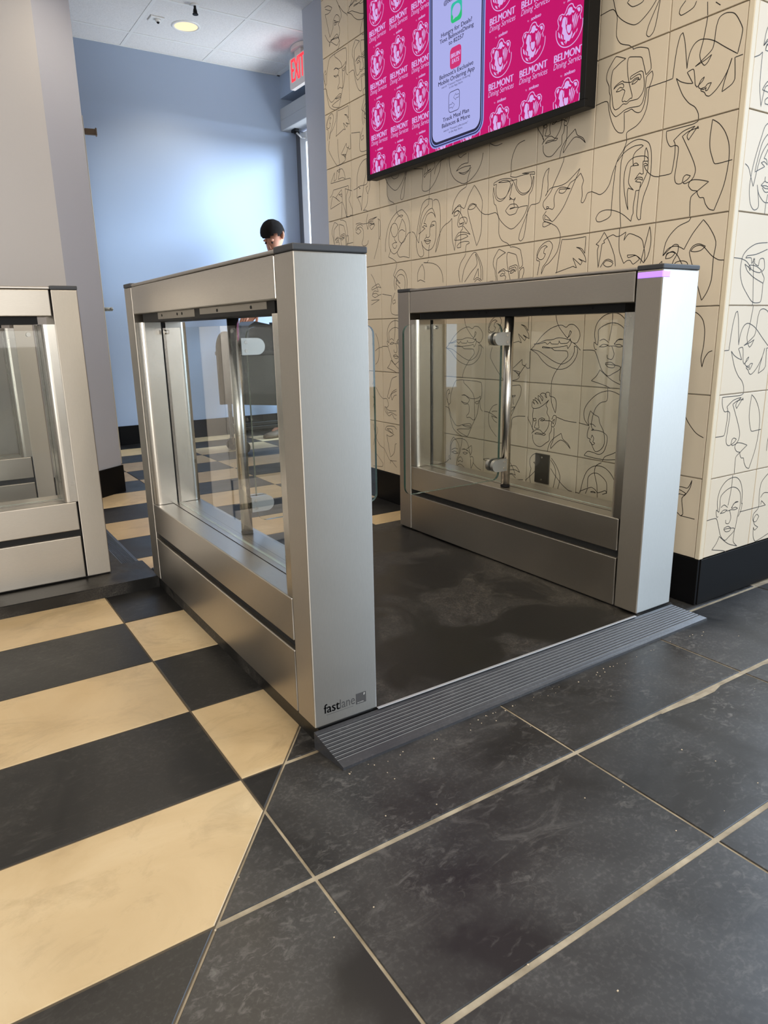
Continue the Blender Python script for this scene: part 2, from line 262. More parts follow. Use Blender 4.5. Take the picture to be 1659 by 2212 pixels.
'arch': '539,983,527,923,428,778,543,706,647,626,591,642,543,694,507,634,635,550,655,518;480,510,448,626,476,750,571,843,687,867,799,814,867,698,863,518;515,530,519,682,567,758,675,782,775,742,807,642,795,518;40,465,360,417,344,293,328,193,348,100,484,64,719,100,815,325,863,518;468,469,420,397,380,345,404,265,488,289,476,341,416,329',
'eye': '643,859,731,774,899,514,747,534,667,457,767,413,899,445,823,489,691,481;655,558,671,598,907,662,991,578,903,606,671,558;887,445,999,465;635,365,935,365,631,277',
'eyesbig': '571,956,519,826,559,676,607,771,811,759,627,735,695,661,819,735,651,767;583,775,611,838,903,861,587,806;116,826,260,830,380,798,539,791,767,806;100,724,164,791,308,798,376,755;112,704,208,735,312,673,204,637,108,684;160,747,304,751,396,673,388,547,336,452,384,401,476,401,547,429,571,484;923,822,999,787,999,527,967,472,999,456;947,806,943,456,835,244,763,126',
'book': '551,959,519,864,436,916,400,769,304,737,332,900,160,718,947,690,967,662,927,373,875,313,999,107,999,0,931,16,879,0,755,0,831,0,755,16;448,912,639,912,731,805,751,710,651,749,476,745,563,928;268,579,867,567,863,499,779,396,783,24;739,539,755,0;739,531,999,452,999,460;268,579,196,496,112,460;220,464,156,345,120,238,611,309,607,456,480,464,603,400,599,539,348,424,511,325,324,428,220,464;623,301,691,178,779,0;599,305,563,0',
'nose': '615,924,456,912,312,836,224,698,200,468,188,289,284,309,356,297,216,297,236,262,280,210,324,135,344,40,376,206,460,515,535,658,567,912;68,456,200,468,296,488,547,484,619,555,663,503,659,416,587,297,523,416,591,448;583,285,555,135,412,32,503,32,571,0;280,444,316,448,248,484',
'sleeper': '480,963,488,915,608,840,716,752,751,677,767,322,728,310,647,346,577,330,565,366,620,414,631,498,608,565,507,557,422,605,480,585,589,581,639,641,530,704,434,700,503,716,639,669,759,665,863,693,902,720,891,649,786,617,774,601,829,585,863,613;0,474,54,470,112,442,159,310,275,183,360,171,457,203,635,239,689,227,681,203,596,199,457,195,569,175,678,179,635,147,403,123,318,103,403,60,585,16,623,56,728,247,832,418,867,605,879,641,929,697,937,816,914,943,294,947,197,816,139,657,136,549,93,521,54,577,81,708,124,712;124,712,97,784,39,744,23,649,85,525,93,454,128,326,205,127,318,48,453,0;891,649,906,529,945,482,964,482',
'upface': '461,979,434,829,395,707,325,584,314,458;151,616,136,746,163,881,228,960,337,884,387,778,368,683;174,675,163,806,221,904,376,952,519,952,600,896,658,742,681,652;577,794,697,873,712,794,685,711,589,778,465,778;178,730,267,770,352,766;449,770,519,790,604,762;194,695,267,719,352,691,252,675,194,695;480,719,534,738,604,730,534,699,480,719;341,569,368,616,438,636,480,576,469,557,410,569,356,545,341,576;314,450,368,498,441,505,527,466;120,628,108,588,151,549,143,612;685,683,740,679,755,592,693,470,681,636;0,474,35,494,108,553;743,588,840,521,953,486',
'worried': '312,617,213,581,126,470,111,354,150,231,312,92;0,478,126,470,245,430,320,394,182,422,245,350,316,322;190,486,229,501,316,505;576,919,806,947,841,892,821,784,711,597,612,402;576,876,652,772,671,677,683,641;580,760,719,788,703,764,580,756;569,609,640,625;592,474,711,609,588,585;944,482,766,466,663,422,652,322,636,247,576,239,588,92,584,16',
'lashes': '565,809,715,632,770,533,683,549,569,521;561,640,766,683,865,592,750,620,565,584;561,494,683,537,774,490;794,466,940,490;0,683,138,711,304,699;0,683,87,659,308,683',
'handhair': '216,948,130,908,75,833,79,750,106,691,79,588,102,470;220,758,153,798,185,802,228,766;511,912,610,817,688,687,692,596,661,474;500,881,582,790,610,675,570,474;507,758,590,671,747,549,873,486,932,486;0,486,0,498,98,580,224,699',
'hood': '427,979,337,920,317,825,372,655,392,482;0,486,78,490,121,667,180,813,270,896,376,928,486,916,595,849,682,730;212,592,215,742,290,809,384,817,525,727,545,565;74,513,278,608,349,584,392,549,521,604,545,576,474,541;270,545,325,557,360,541,270,537;212,573,180,498',
'drop': '639,952,721,920,795,853,834,746,842,576,823,415,846,316,870,419,917,486,964,505',
'shoulder': '623,768,646,768,740,645,854,541,960,498;623,669,678,569,623,474',
'horn': '615,849,717,861,807,861,858,963,842,869,787,778,737,719,772,525,740,498,686,529,623,529;619,802,686,821,784,790,768,766,693,770,619,790;619,758,693,766,646,734,619,758;740,498,948,494;623,430,658,470,666,501,619,498',
'openmouth': '4,514,164,506,272,477,364,413,348,385,316,429,340,445,468,437,589,393,561,369,432,381,232,453,292,385,428,317,649,253,665,305,593,377,645,421,609,522,529,514,513,441,432,465,420,522,368,461,348,522,236,518,260,542,440,566,665,630;649,702,416,678,248,606,172,530,156,385,212,245,344,124,480,36,633,40,653,84,649,253;396,522,480,40,472,0',
'loops': '114,146,141,118,212,122,306,146,337,193;192,244,125,189,114,146;482,142,498,12;588,106,650,59',
'sideface': '282,908,146,809,130,636,146,474,46,403,54,316,126,292,182,351,126,391,62,336,98,257,190,209,114,178,82,225,102,95,166,16,470,71;-46,486,314,486,202,561,194,509;170,608,234,659,342,648',
'noselips': '615,821,699,698,787,523,703,428,655,420,715,285,663,186,691,99,627,8,567,0;168,725,324,289,452,408,484,535,599,587,707,511,691,440,615,464,503,527,591,432,519,436,503,480,635,448;156,848,296,832,440,753,380,725,176,813;168,725,288,702,380,714;132,392,228,270,320,210,599,266,663,186,344,234,619,210,683,131,587,79,344,214,288,139,296,218;699,706,843,563,991,464,999,436',
'browprofile': '492,931,328,876,248,708,156,521,220,490,324,617,484,689;484,653,296,573,320,462,396,553,484,577;12,470,140,474,188,358,136,310,60,318,68,235,208,147,312,191,384,119,460,107;96,295,212,255,464,267;108,279,160,199,260,223,476,179',
'eyenose': '468,904,380,952,124,932,56,861,328,806,376,786,124,884,304,888,340,821;108,762,236,328,368,430,412,604,460,624;108,762,224,738,340,778;4,474,184,276,236,253,452,276;220,193,248,269,452,150',
'jaw': '643,927,679,848,607,728;611,486,679,446,615,271;739,681,883,533,999,470',
'hem': '603,932,663,719,599,490;739,888,775,806,715,667,847,521,999,474;703,328,955,154,927,91,567,51',
'beardcurve': '623,734,671,584,627,517;767,734,855,588,887,371,839,205,743,134;743,395,863,450,999,470,999,466',
'baldcap': '758,361,612,333,513,198,490,52,494,0;0,511,24,472,154,412,292,416',
}
# ================================================================ SETTING
# ---- floor: grout bed and every tile
floor = struct(B().box(-3, 5.5, -4.5, 6.2, -.05, -.0022).obj('floor', GROUT))
GX, GY, TX, TY = .4146, .5512, .6118, .3130
DN, DP = Vector((.768, -.640)), Vector((.149, .746))
def clip(poly, n, d):
    out = []
    for i in range(len(poly)):
        a, b = Vector(poly[i]), Vector(poly[(i + 1) % len(poly)]); da, db = a.dot(n) - d, b.dot(n) - d
        if da <= 0: out.append(a)
        if da * db < 0: out.append(a + (b - a) * (da / (da - db)))
    return out
_full = {}
def tile(poly, mat, key=None, org=(0, 0)):
    if key and key in _full: me = _full[key]; o = bpy.data.objects.new('floor_tile', me); COL.objects.link(o)
    else:
        b = B(); b.prism([(p[0] - org[0], p[1] - org[1]) for p in poly], 'z', -.008, 0)
        es = [e for e in b.bm.edges if all(abs(v.co.z) < 1e-6 for v in e.verts)]
        bmesh.ops.bevel(b.bm, geom=es, offset=.0012, segments=1, affect='EDGES')
        o = b.obj('floor_tile', mat)
        if key: _full[key] = o.data
    o.location = (org[0], org[1], 0); o.parent = floor
def solid(x, y): return (x > 1.99 and 1.25 < y < 3.4) or y > 5.75
for ix in range(-4, 7):
    for iy in range(-4, 17):
        x0, y0 = GX + ix * TX, GY + iy * TY; x1, y1 = x0 + TX, y0 + TY; cx, cy = (x0 + x1) / 2, (y0 + y1) / 2
        if solid(cx - .25, cy) and solid(cx + .25, cy) or cx > 4 or (cy > 1.4 and cx > 2.9): continue
        if iy < -1 and (ix < -2 or ix > 4): continue
        check = TILE_TAN if (ix + iy) % 2 == 0 else TILE_DARK
        h = .0022; hx, hy = .0026, .0052
        rectL = [(x0 + h, y0 + h), (x1 - h, y0 + h), (x1 - h, y1 - h), (x0 + h, y1 - h)]
        rectR = [(x0 + hx, y0 + hy), (x1 - hx, y0 + hy), (x1 - hx, y1 - hy), (x0 + hx, y1 - hy)]
        if iy >= 3: tile(rectL, check, 'L%d' % (check is TILE_TAN), (cx, cy)); continue
        sd = [(Vector(c) - DP).dot(DN) for c in ((x0, y0), (x1, y0), (x1, y1), (x0, y1))]
        if max(sd) <= 0: tile(rectL, check, 'L%d' % (check is TILE_TAN), (cx, cy))
        elif min(sd) >= 0: tile(rectR, TILE_BLACK, 'R', (cx, cy))
        else:
            a = clip(rectL, DN, DP.dot(DN) - .003)
            if len(a) > 2: tile(a, check, None, (cx, cy))
            b = clip(rectR, -DN, -DP.dot(DN) - .003)
            if len(b) > 2: tile(b, TILE_BLACK, None, (cx, cy))

gb_ = clip([(-3, -4.5), (5.5, -4.5), (5.5, 1.49), (-3, 1.49)], DN, DP.dot(DN) - .0005)
b = B(); b.prism([tuple(p) for p in gb_], 'z', -.004, -.0017); b.box(-3, 2.9, 1.49, 5.8, -.004, -.0017); b.obj('grout_bed', GROUT_DARK, floor)
# dried grout smeared along one joint, and crumbs swept against the ramp
rs = random.Random(5); q = []
for i in range(26): q.append((1.30 + .95 * i / 25, .8578))
top = [(1.30 + .95 * i / 25, .8578 - .003 - .020 * max(0, math.sin(i * .55) * .6 + rs.random() * .8 - .25) * min(1, i / 8)) for i in range(26)]
b = B(); vs_ = [b.bm.verts.new((x, y, .0004)) for x, y in q]; vt = [b.bm.verts.new((x, y, .0004)) for x, y in top]
for i in range(25): b.bm.faces.new((vs_[i], vt[i], vt[i + 1], vs_[i + 1]))
b.obj('grout_smear', GROUT, floor)
b = B()
for i in range(80):
    if i < 52: t_ = rs.random() ** 1.6; x, y = .60 + 1.2 * t_, 1.080 - abs(rs.gauss(0, .018))
    else: x, y = rs.uniform(.2, 1.9), rs.uniform(.35, 1.05)
    r_ = rs.uniform(.0004, .0012); b.box(x - r_, x + r_, y - r_, y + r_ * rs.uniform(.3, 1), 0, r_ * 1.1)
tag(b.obj('crumbs', plain('pale_crumbs', (.55, .45, .32), .8)), 'pale crumbs scattered on the black floor along the front ramp', 'crumbs', kind='stuff')

# ---- mural wall: block, tiles, drawings
EY = [1.197, 1.445, 1.70, 1.954, 2.207, 2.465, 2.72, 2.97, 3.22, 3.47]
EZ = [.151, .404, .655, .908, 1.157, 1.411, 1.663, 1.917, 2.17, 2.422, 2.674, 2.868]
wall_right = struct(B().box(1.943, 2.75, 1.203, 3.47, 0, 2.868).obj('wall_right', WGROUT))
wall_front = struct(B().box(1.952, 4.6, 1.2025, 1.60, 0, 2.868).obj('wall_front', WGROUT))
def smooth(pts, n=4):
    if len(pts) < 3: return pts
    out = []
    for i in range(len(pts) - 1):
        p0 = pts[max(0, i - 1)]; p1 = pts[i]; p2 = pts[i + 1]; p3 = pts[min(len(pts) - 1, i + 2)]
        # keep sharp corners sharp
        def tang(a, b, c):
            u, v = (b - a), (c - b)
            if u.length < 1e-6 or v.length < 1e-6: return (c - a) * .5
            return Vector((0, 0)) if u.normalized().dot(v.normalized()) < .15 else (u.normalized() + v.normalized()) * .5 * min(u.length, v.length)
        m1, m2 = tang(p0, p1, p2), tang(p1, p2, p3)
        for k in range(n):
            t = k / n; t2, t3 = t * t, t * t * t
            out.append(p1 * (2 * t3 - 3 * t2 + 1) + m1 * (t3 - 2 * t2 + t) + p2 * (-2 * t3 + 3 * t2) + m2 * (t3 - t2))
    out.append(pts[-1]); return out
def drawing(name, w, h, lw=.0023):
    # ribbon mesh in tile-local (u right, v up), 0.3 mm proud
    vs, fs = [], []
    for st in ART[name].split(';'):
        q = [int(t) for t in st.split(',')]; pts = [Vector((q[i] / 999 * w, q[i + 1] / 999 * h)) for i in range(0, len(q), 2)]
        pts = [p for i, p in enumerate(pts) if i == 0 or (p - pts[i - 1]).length > 1e-5]
        if len(pts) < 2: continue
        pts = smooth(pts); pts = [p for i, p in enumerate(pts) if i == 0 or (p - pts[i - 1]).length > 1e-5]
        base = len(vs)
        for i, p in enumerate(pts):
            a = pts[max(0, i - 1)]; b = pts[min(len(pts) - 1, i + 1)]; d = (b - a)
            d = d.normalized() if d.length > 1e-6 else Vector((1, 0)); nrm = Vector((-d.y, d.x)) * lw / 2
            vs += [(p.x + nrm.x, p.y + nrm.y), (p.x - nrm.x, p.y - nrm.y)]
        for i in range(len(pts) - 1):
            k = base + 2 * i; fs.append((k, k + 1, k + 3, k + 2))
    return vs, fs
TW = .0018
def tile_mesh(w, h):
    b = B(); b.box(TW, w - TW, 0, .0085, TW, h - TW)
    es = [e for e in b.bm.edges if all(v.co.y < 1e-6 for v in e.verts)]
    bmesh.ops.bevel(b.bm, geom=es, offset=.001, segments=1, affect='EDGES'); return b.mesh('wall_tile')
_tm, _dm = {}, {}
def wall_tile(parent, loc, rz, w, h, art):
    k = (round(w, 3), round(h, 3))
    if k not in _tm: _tm[k] = tile_mesh(w, h); _tm[k].materials.append(MURAL)
    o = bpy.data.objects.new('wall_tile', _tm[k]); COL.objects.link(o); o.location = loc; o.rotation_euler = (0, 0, rz); o.parent = parent
    if art:
        kk = (art, k)
        if kk not in _dm:
            vs, fs = drawing(art, w, h); me = bpy.data.meshes.new('line_drawing')
            me.from_pydata([(x, -.0003, z) for x, z in vs], [], fs); me.materials.append(INK); _dm[kk] = me
        d = bpy.data.objects.new('line_drawing', _dm[kk]); COL.objects.link(d); d.parent = o
    return o
LAY = {  # row: names for columns 0..8 (from the corner towards the back)
 0: 'horn hood handhair lashes upface woman eyenose hem noselips',
 1: 'shoulder bobgirl beard worried sleeper hat browprofile jaw book',
 2: 'drop bald lips earhair lips veil bald beardcurve frameman',
 3: 'halfface spiky earhair frameman veil roundhead arch eye bald',
 4: 'noseprofile longhair profileleft sunglasses halfface woman glasses eyesbig frameman',
 5: 'hat frameman beard baldcap lipsface lean sunglasses nose book',
 6: 'loops sunglasses nose woman hat longhair beard arch earhair',
 7: 'bald profileleft lips eyesbig halfface glasses spiky frameman sleeper',
 8: 'beard woman hat frameman nose bald earhair lips noselips',
 9: 'lips earhair bobgirl longhair sleeper nose woman eyesbig bald', 10: ''}
for r in range(11):
    names = LAY[r].split()
    for c in range(9):
        y1, y0 = EY[c + 1], EY[c]; y0 = y0 + (.014 if c == 0 else 0)
        # local x runs to the viewer's right (world -y)
        wall_tile(wall_right, (1.935, y1, EZ[r]), -math.pi / 2, y1 - y0, EZ[r + 1] - EZ[r], names[c] if c < len(names) else None)
LAYF = ['bald sideface woman', 'noseprofile glasses hat', 'hat worried bald', 'openmouth lips bald', 'woman frameman hat', 'halfface nose lips', 'noselips hat woman', 'lips bald hat', 'hat woman nose', '', '']
for r in range(11):
    nmz = LAYF[r].split()
    for c in range(6):
        x0 = 1.955 + c * .2495
        wall_tile(wall_front, (x0, 1.195, EZ[r]), 0, .2495, EZ[r + 1] - EZ[r], (nmz + [None] * 6)[c])
t = struct(B().box(1.9335, 1.954, 1.1935, 1.2105, .151, 2.868, .002).obj('trim_1', TRIM))
# ---- black tiled bases
bb = struct(B().box(1.938, 2.0, 1.205, 3.47, 0, .150).obj('baseboard_right', GAP))
ys = [1.194 + .612 * i for i in range(4)] + [3.47]
for a, b_ in zip(ys, ys[1:]): B().box(1.932, 1.941, a + .001, b_ - .001, .002, .150, .0008).obj('base_tile', BASE, bb)
bf = struct(B().box(1.95, 4.6, 1.198, 1.24, 0, .150).obj('baseboard_front', GAP))
for i in range(4): B().box(1.943 + .612 * i, 1.942 + .612 * (i + 1), 1.192, 1.201, .002, .150, .0008).obj('base_tile', BASE, bf)
# ---- column beside the exit
struct(B().box(2.437, 3.05, 3.4, 4.622, 0, 2.866).obj('wall_column', PAINT_GREY))
# ---- back wall
wall_back = struct(B().box(.6, 3.05, 5.808, 5.95, 0, 2.87).obj('wall_back', PAINT_BLUE))
bk = struct(B().box(.9, 2.9, 5.8, 5.808, 0, .148).obj('baseboard_back', GAP))
for i in range(4): B().box(.66 + .612 * i, .66 + .612 * (i + 1) - .002, 5.793, 5.803, .002, .148, .0008).obj('base_tile', BASE, bk)
# ---- exit side: wall above, header box, door frame
wr = struct(B().box(2.83, 3.05, 4.622, 5.808, 2.70, 2.87).obj('wall_exit', PAINT_BLUE))
B().box(2.96, 3.05, 4.622, 5.808, 2.46, 2.70).obj('recess_back', PAINT_GREY, wr)
hb = B(); hb.box(2.82, 2.955, 4.62, 5.805, 2.458, 2.622, .003); hb.box(2.8185, 2.82, 4.62, 5.805, 2.536, 2.5375)
struct(hb.obj('trim_2', GREYBOX))
door = struct(B().box(2.955, 3.03, 5.738, 5.806, 0, 2.458, .002).obj('door_1', plain('dark_door_jamb', (.10, .105, .12), .5)))
B().box(2.955, 3.0, 5.635, 5.735, .04, 2.44, .003).obj('door_stile', DOORWHITE, door)
B().box(2.955, 3.0, 4.70, 4.80, .04, 2.44, .003).obj('door_stile', DOORWHITE, door)
B().box(2.955, 3.0, 4.80, 5.635, .04, .24, .003).obj('door_rail', DOORWHITE, door)
B().box(2.955, 3.0, 4.80, 5.635, 2.36, 2.44, .003).obj('door_rail', DOORWHITE, door)
B().box(2.972, 2.98, 4.80, 5.635, .24, 2.36).obj('door_pane', GLASS, door)
B().box(2.955, 3.03, 4.63, 4.695, 0, 2.458, .002).obj('door_jamb', PAINT_GREY, door)
cl = B(); cl.box(2.875, 2.915, 5.655, 5.735, 2.436, 2.458, .006, 2); cl.cyl((2.895, 5.69, 2.436), (2.895, 5.69, 2.425), .014)
cl.obj('door_closer', BLACK, door)
B().tube([(2.9, 5.68, 2.43), (2.935, 5.655, 2.39), (2.955, 5.62, 2.385)], .007).obj('closer_arm', DOORWHITE, door)
# ---- left column with angled face, and mural door beyond
F1, F2 = (.684, 3.909), (.879, 4.055)
wl = B(); wl.prism([(-2.2, 3.909), F1, F2, (.84, 4.12), (.84, 5.81), (-2.2, 5.81)], 'z', 0, 2.866)
wl.bm.faces.ensure_lookup_table()
wlo = struct(wl.obj('wall_left', [PAINT_WARM_LIT, PAINT_GREY]))
for p in wlo.data.polygons:
    c = p.center
    if (p.normal.x > .3 and p.normal.y < -.3): p.material_index = 1
d = (Vector(F2) - Vector(F1)).normalized(); nn = Vector((d.y, -d.x))
a, b_ = Vector(F1) - d * .0, Vector(F2) + d * .004
bl = struct(B().prism([tuple(a + nn * .009), tuple(b_ + nn * .009), tuple(b_ - d * .004), tuple(a)], 'z', 0, .148).obj('baseboard_left', BASE))
B().box(-2.2, .684, 3.90, 3.909, 0, .148).obj('base_tile', BASE, bl)
# open mural-faced door leaf seen on its edge
A0 = Vector((1.036, 4.921)); dr = Vector((.20, .98)).normalized(); rz = math.atan2(-dr.x, dr.y)
dl = root('door_2', (A0.x, A0.y, 0), rz); struct(dl)
B().box(0, .036, 0, .80, .006, 2.142, .002).obj('door_leaf', plain('cream_door_edge', (.66, .62, .52), .45), dl)
me = bpy.data.meshes.new('line_drawing'); vs, fs = [], []
for k, nme in enumerate(['bald', 'beard', 'lips', 'hat', 'woman', 'halfface', 'sleeper', 'frameman']):
    for cc in range(3):
        v2, f2 = drawing(nme, .254, .252); bse = len(vs)
        vs += [(.0364, .01 + cc * .254 + u, .12 + k * .252 + v) for u, v in v2]; fs += [tuple(i + bse for i in f) for f in f2]
me.from_pydata(vs, [], fs); link('line_drawing', me, INK, dl)
B().box(-.0015, .002, -.0015, .03, .95, 1.08).obj('latch_plate', CLAMP, dl)
lv = B(); lv.cyl((.036, .05, 1.017), (.085, .05, 1.017), .012); lv.cyl((.075, .045, 1.017), (.078, -.02, 1.017), .011); lv.sphere((.078, -.02, 1.017), .011)
lv.obj('lever_handle', CLAMP, dl)
brn = plain('brown_bracket', (.12, .075, .04), .5)
hk = B(); hk.box(.036, .105, .02, .05, 2.045, 2.078, .004); hk.box(.058, .09, .018, .02, 2.052, 2.068); hk.box(.098, .108, .015, .055, 2.04, 2.083, .003)
hk.obj('latch_bracket', brn, dl)
# ---- ceiling
ceil = struct(B().box(-1.5, 3.05, -1.2, 5.95, 2.90, 2.96).obj('ceiling', WHITE))
CX, CY, CP = 1.585, 5.532, .605
_cm = {}
for i in range(-5, 3):
    for j in range(-11, 1):
        x0 = CX + i * CP; x1 = x0 + CP; y0 = CY + j * CP; y1 = min(y0 + CP, 5.807); x1 = min(x1, 2.829); 
        if x1 - x0 < .05: continue
        if x0 > 2.0 and y1 < 4.7 and y0 > 1.2: continue
        k = (round(x1 - x0, 3), round(y1 - y0, 3))
        if k not in _cm: _cm[k] = B().box(.011, k[0] - .011, .011, k[1] - .011, 0, .016, .002).mesh('ceiling_tile'); _cm[k].materials.append(CEIL)
        o = bpy.data.objects.new('ceiling_tile', _cm[k]); COL.objects.link(o); o.location = (x0, y0, 2.8665); o.parent = ceil
gb = B()
for i in range(-5, 4):
    x = CX + i * CP
    if x < 2.83: gb.box(x - .012, x + .012, -1.1, 5.807, 2.8645, 2.872)
for j in range(-11, 2):
    y = CY + j * CP
    if y < 5.8: gb.box(-1.4, 2.829, y - .012, y + .012, 2.8642, 2.872)
gb.box(2.805, 2.829, 4.6, 5.807, 2.864, 2.872); gb.box(.8, 2.829, 5.785, 5.807, 2.864, 2.872)
gg = gb.obj('ceiling_grid', WHITE, ceil); gg['kind'] = 'stuff'
# ---- downlights: trim ring, lens and the lamp
LENS = plain('glowing_lens', (.3, .25, .18), .5, emit=(1, .78, .46), es=1.0)
for i, (x, y) in enumerate(LAMPS):
    lr = root('recessed_light', (x, y, 2.866), 0, 'round recessed ceiling light with a warm glowing lens' if i == 6 else 'round warm recessed ceiling light above the turnstile lanes', 'ceiling light')
    if i < 6: lr['group'] = 'ceiling lights above the lanes'
    b = B(); n = 32
    for k in range(n):
        t0, t1 = 2 * math.pi * k / n, 2 * math.pi * (k + 1) / n
        q = [(r_ * math.cos(t), r_ * math.sin(t), z) for r_, z in ((.098, 0), (.092, -.006), (.078, -.004), (.074, .02)) for t in (t0, t1)]
        v = [b.bm.verts.new(p) for p in q]
        for m in range(3): b.bm.faces.new((v[2 * m], v[2 * m + 1], v[2 * m + 3], v[2 * m + 2])).smooth = True
    bmesh.ops.remove_doubles(b.bm, verts=b.bm.verts[:], dist=1e-5)
    b.obj('trim_ring', WHITE, lr)
    B().cyl((0, 0, -.002), (0, 0, .004), .077, n=32).obj('lens', LENS, lr)
    ld = bpy.data.lights.new('lamp', 'SPOT'); ld.energy = LAMP_W * (1.0 if i < 6 else .5) * 4; ld.color = (1, .85, .64); ld.spot_size = math.radians(125); ld.spot_blend = .6; ld.shadow_soft_size = .09
    lo = bpy.data.objects.new('lamp', ld); COL.objects.link(lo); lo.parent = lr; lo.location = (0, 0, -.02)
# ================================================================ THINGS
def text2d(body, height=None, width=None, bold=0, shear=0, base=False):
    cu = bpy.data.curves.new('lettering', 'FONT'); cu.body = body; cu.size = 1; cu.offset = bold; cu.shear = shear; cu.resolution_u = 3
    o = bpy.data.objects.new('lettering', cu); COL.objects.link(o)
    me = bpy.data.meshes.new_from_object(o.evaluated_get(bpy.context.evaluated_depsgraph_get()))
    vs = [(v.co.x, v.co.y) for v in me.vertices]; fs = [tuple(p.vertices) for p in me.polygons]
    bpy.data.objects.remove(o); bpy.data.curves.remove(cu); bpy.data.meshes.remove(me)
    x0 = min(v[0] for v in vs); x1 = max(v[0] for v in vs); y0 = min(v[1] for v in vs); y1 = max(v[1] for v in vs)
    ky = height / (y1 - y0) if height else None; kx = width / (x1 - x0) if width else ky
    ky = ky or kx * .84
    if base: return [((x - x0) * kx, y * ky) for x, y in vs], fs
    return [((x - x0) * kx, (y - y0) * ky) for x, y in vs], fs
class Flat:
    """flat print on a plane: collects 2D shapes, maps them by a function"""
    def __init__(s): s.v, s.f = [], []
    def add(s, vs, fs, dx=0, dy=0):
        k = len(s.v); s.v += [(x + dx, y + dy) for x, y in vs]; s.f += [tuple(i + k for i in f) for f in fs]; return s
    def poly(s, pts): return s.add(pts, [tuple(range(len(pts)))])
    def ring(s, cx, cy, rx, ry, w, n=28):
        vs = []; 
        for i in range(n):
            t = 2 * math.pi * i / n; vs += [(cx + rx * math.cos(t), cy + ry * math.sin(t)), (cx + (rx - w) * math.cos(t), cy + (ry - w) * math.sin(t))]
        return s.add(vs, [(2 * i, 2 * i + 1, (2 * i + 3) % (2 * n), (2 * i + 2) % (2 * n)) for i in range(n)])
    def outline(s, pts, w, closed=True):
        n = len(pts); P = [Vector(p) for p in pts]; vs = []
        for i, p in enumerate(P):
            a = P[i - 1] if (closed or i) else p; b = P[(i + 1) % n] if (closed or i < n - 1) else p
            d = (b - a).normalized(); m = Vector((-d.y, d.x)) * w / 2; vs += [tuple(p + m), tuple(p - m)]
        return s.add(vs, [(2 * i, 2 * i + 1, (2 * i + 3) % (2 * n), (2 * i + 2) % (2 * n)) for i in range(n if closed else n - 1)])
    def text(s, body, cx, y, width=None, height=None, **k):
        vs, fs = text2d(body, height, width, **k); w = max(v[0] for v in vs); return s.add(vs, fs, cx - w / 2, y)
    def obj(s, name, mat, fn, parent):
        me = bpy.data.meshes.new(name); me.from_pydata([fn(x, y) for x, y in s.v], [], s.f); return tag(link(name, me, mat, parent), kind='stuff')

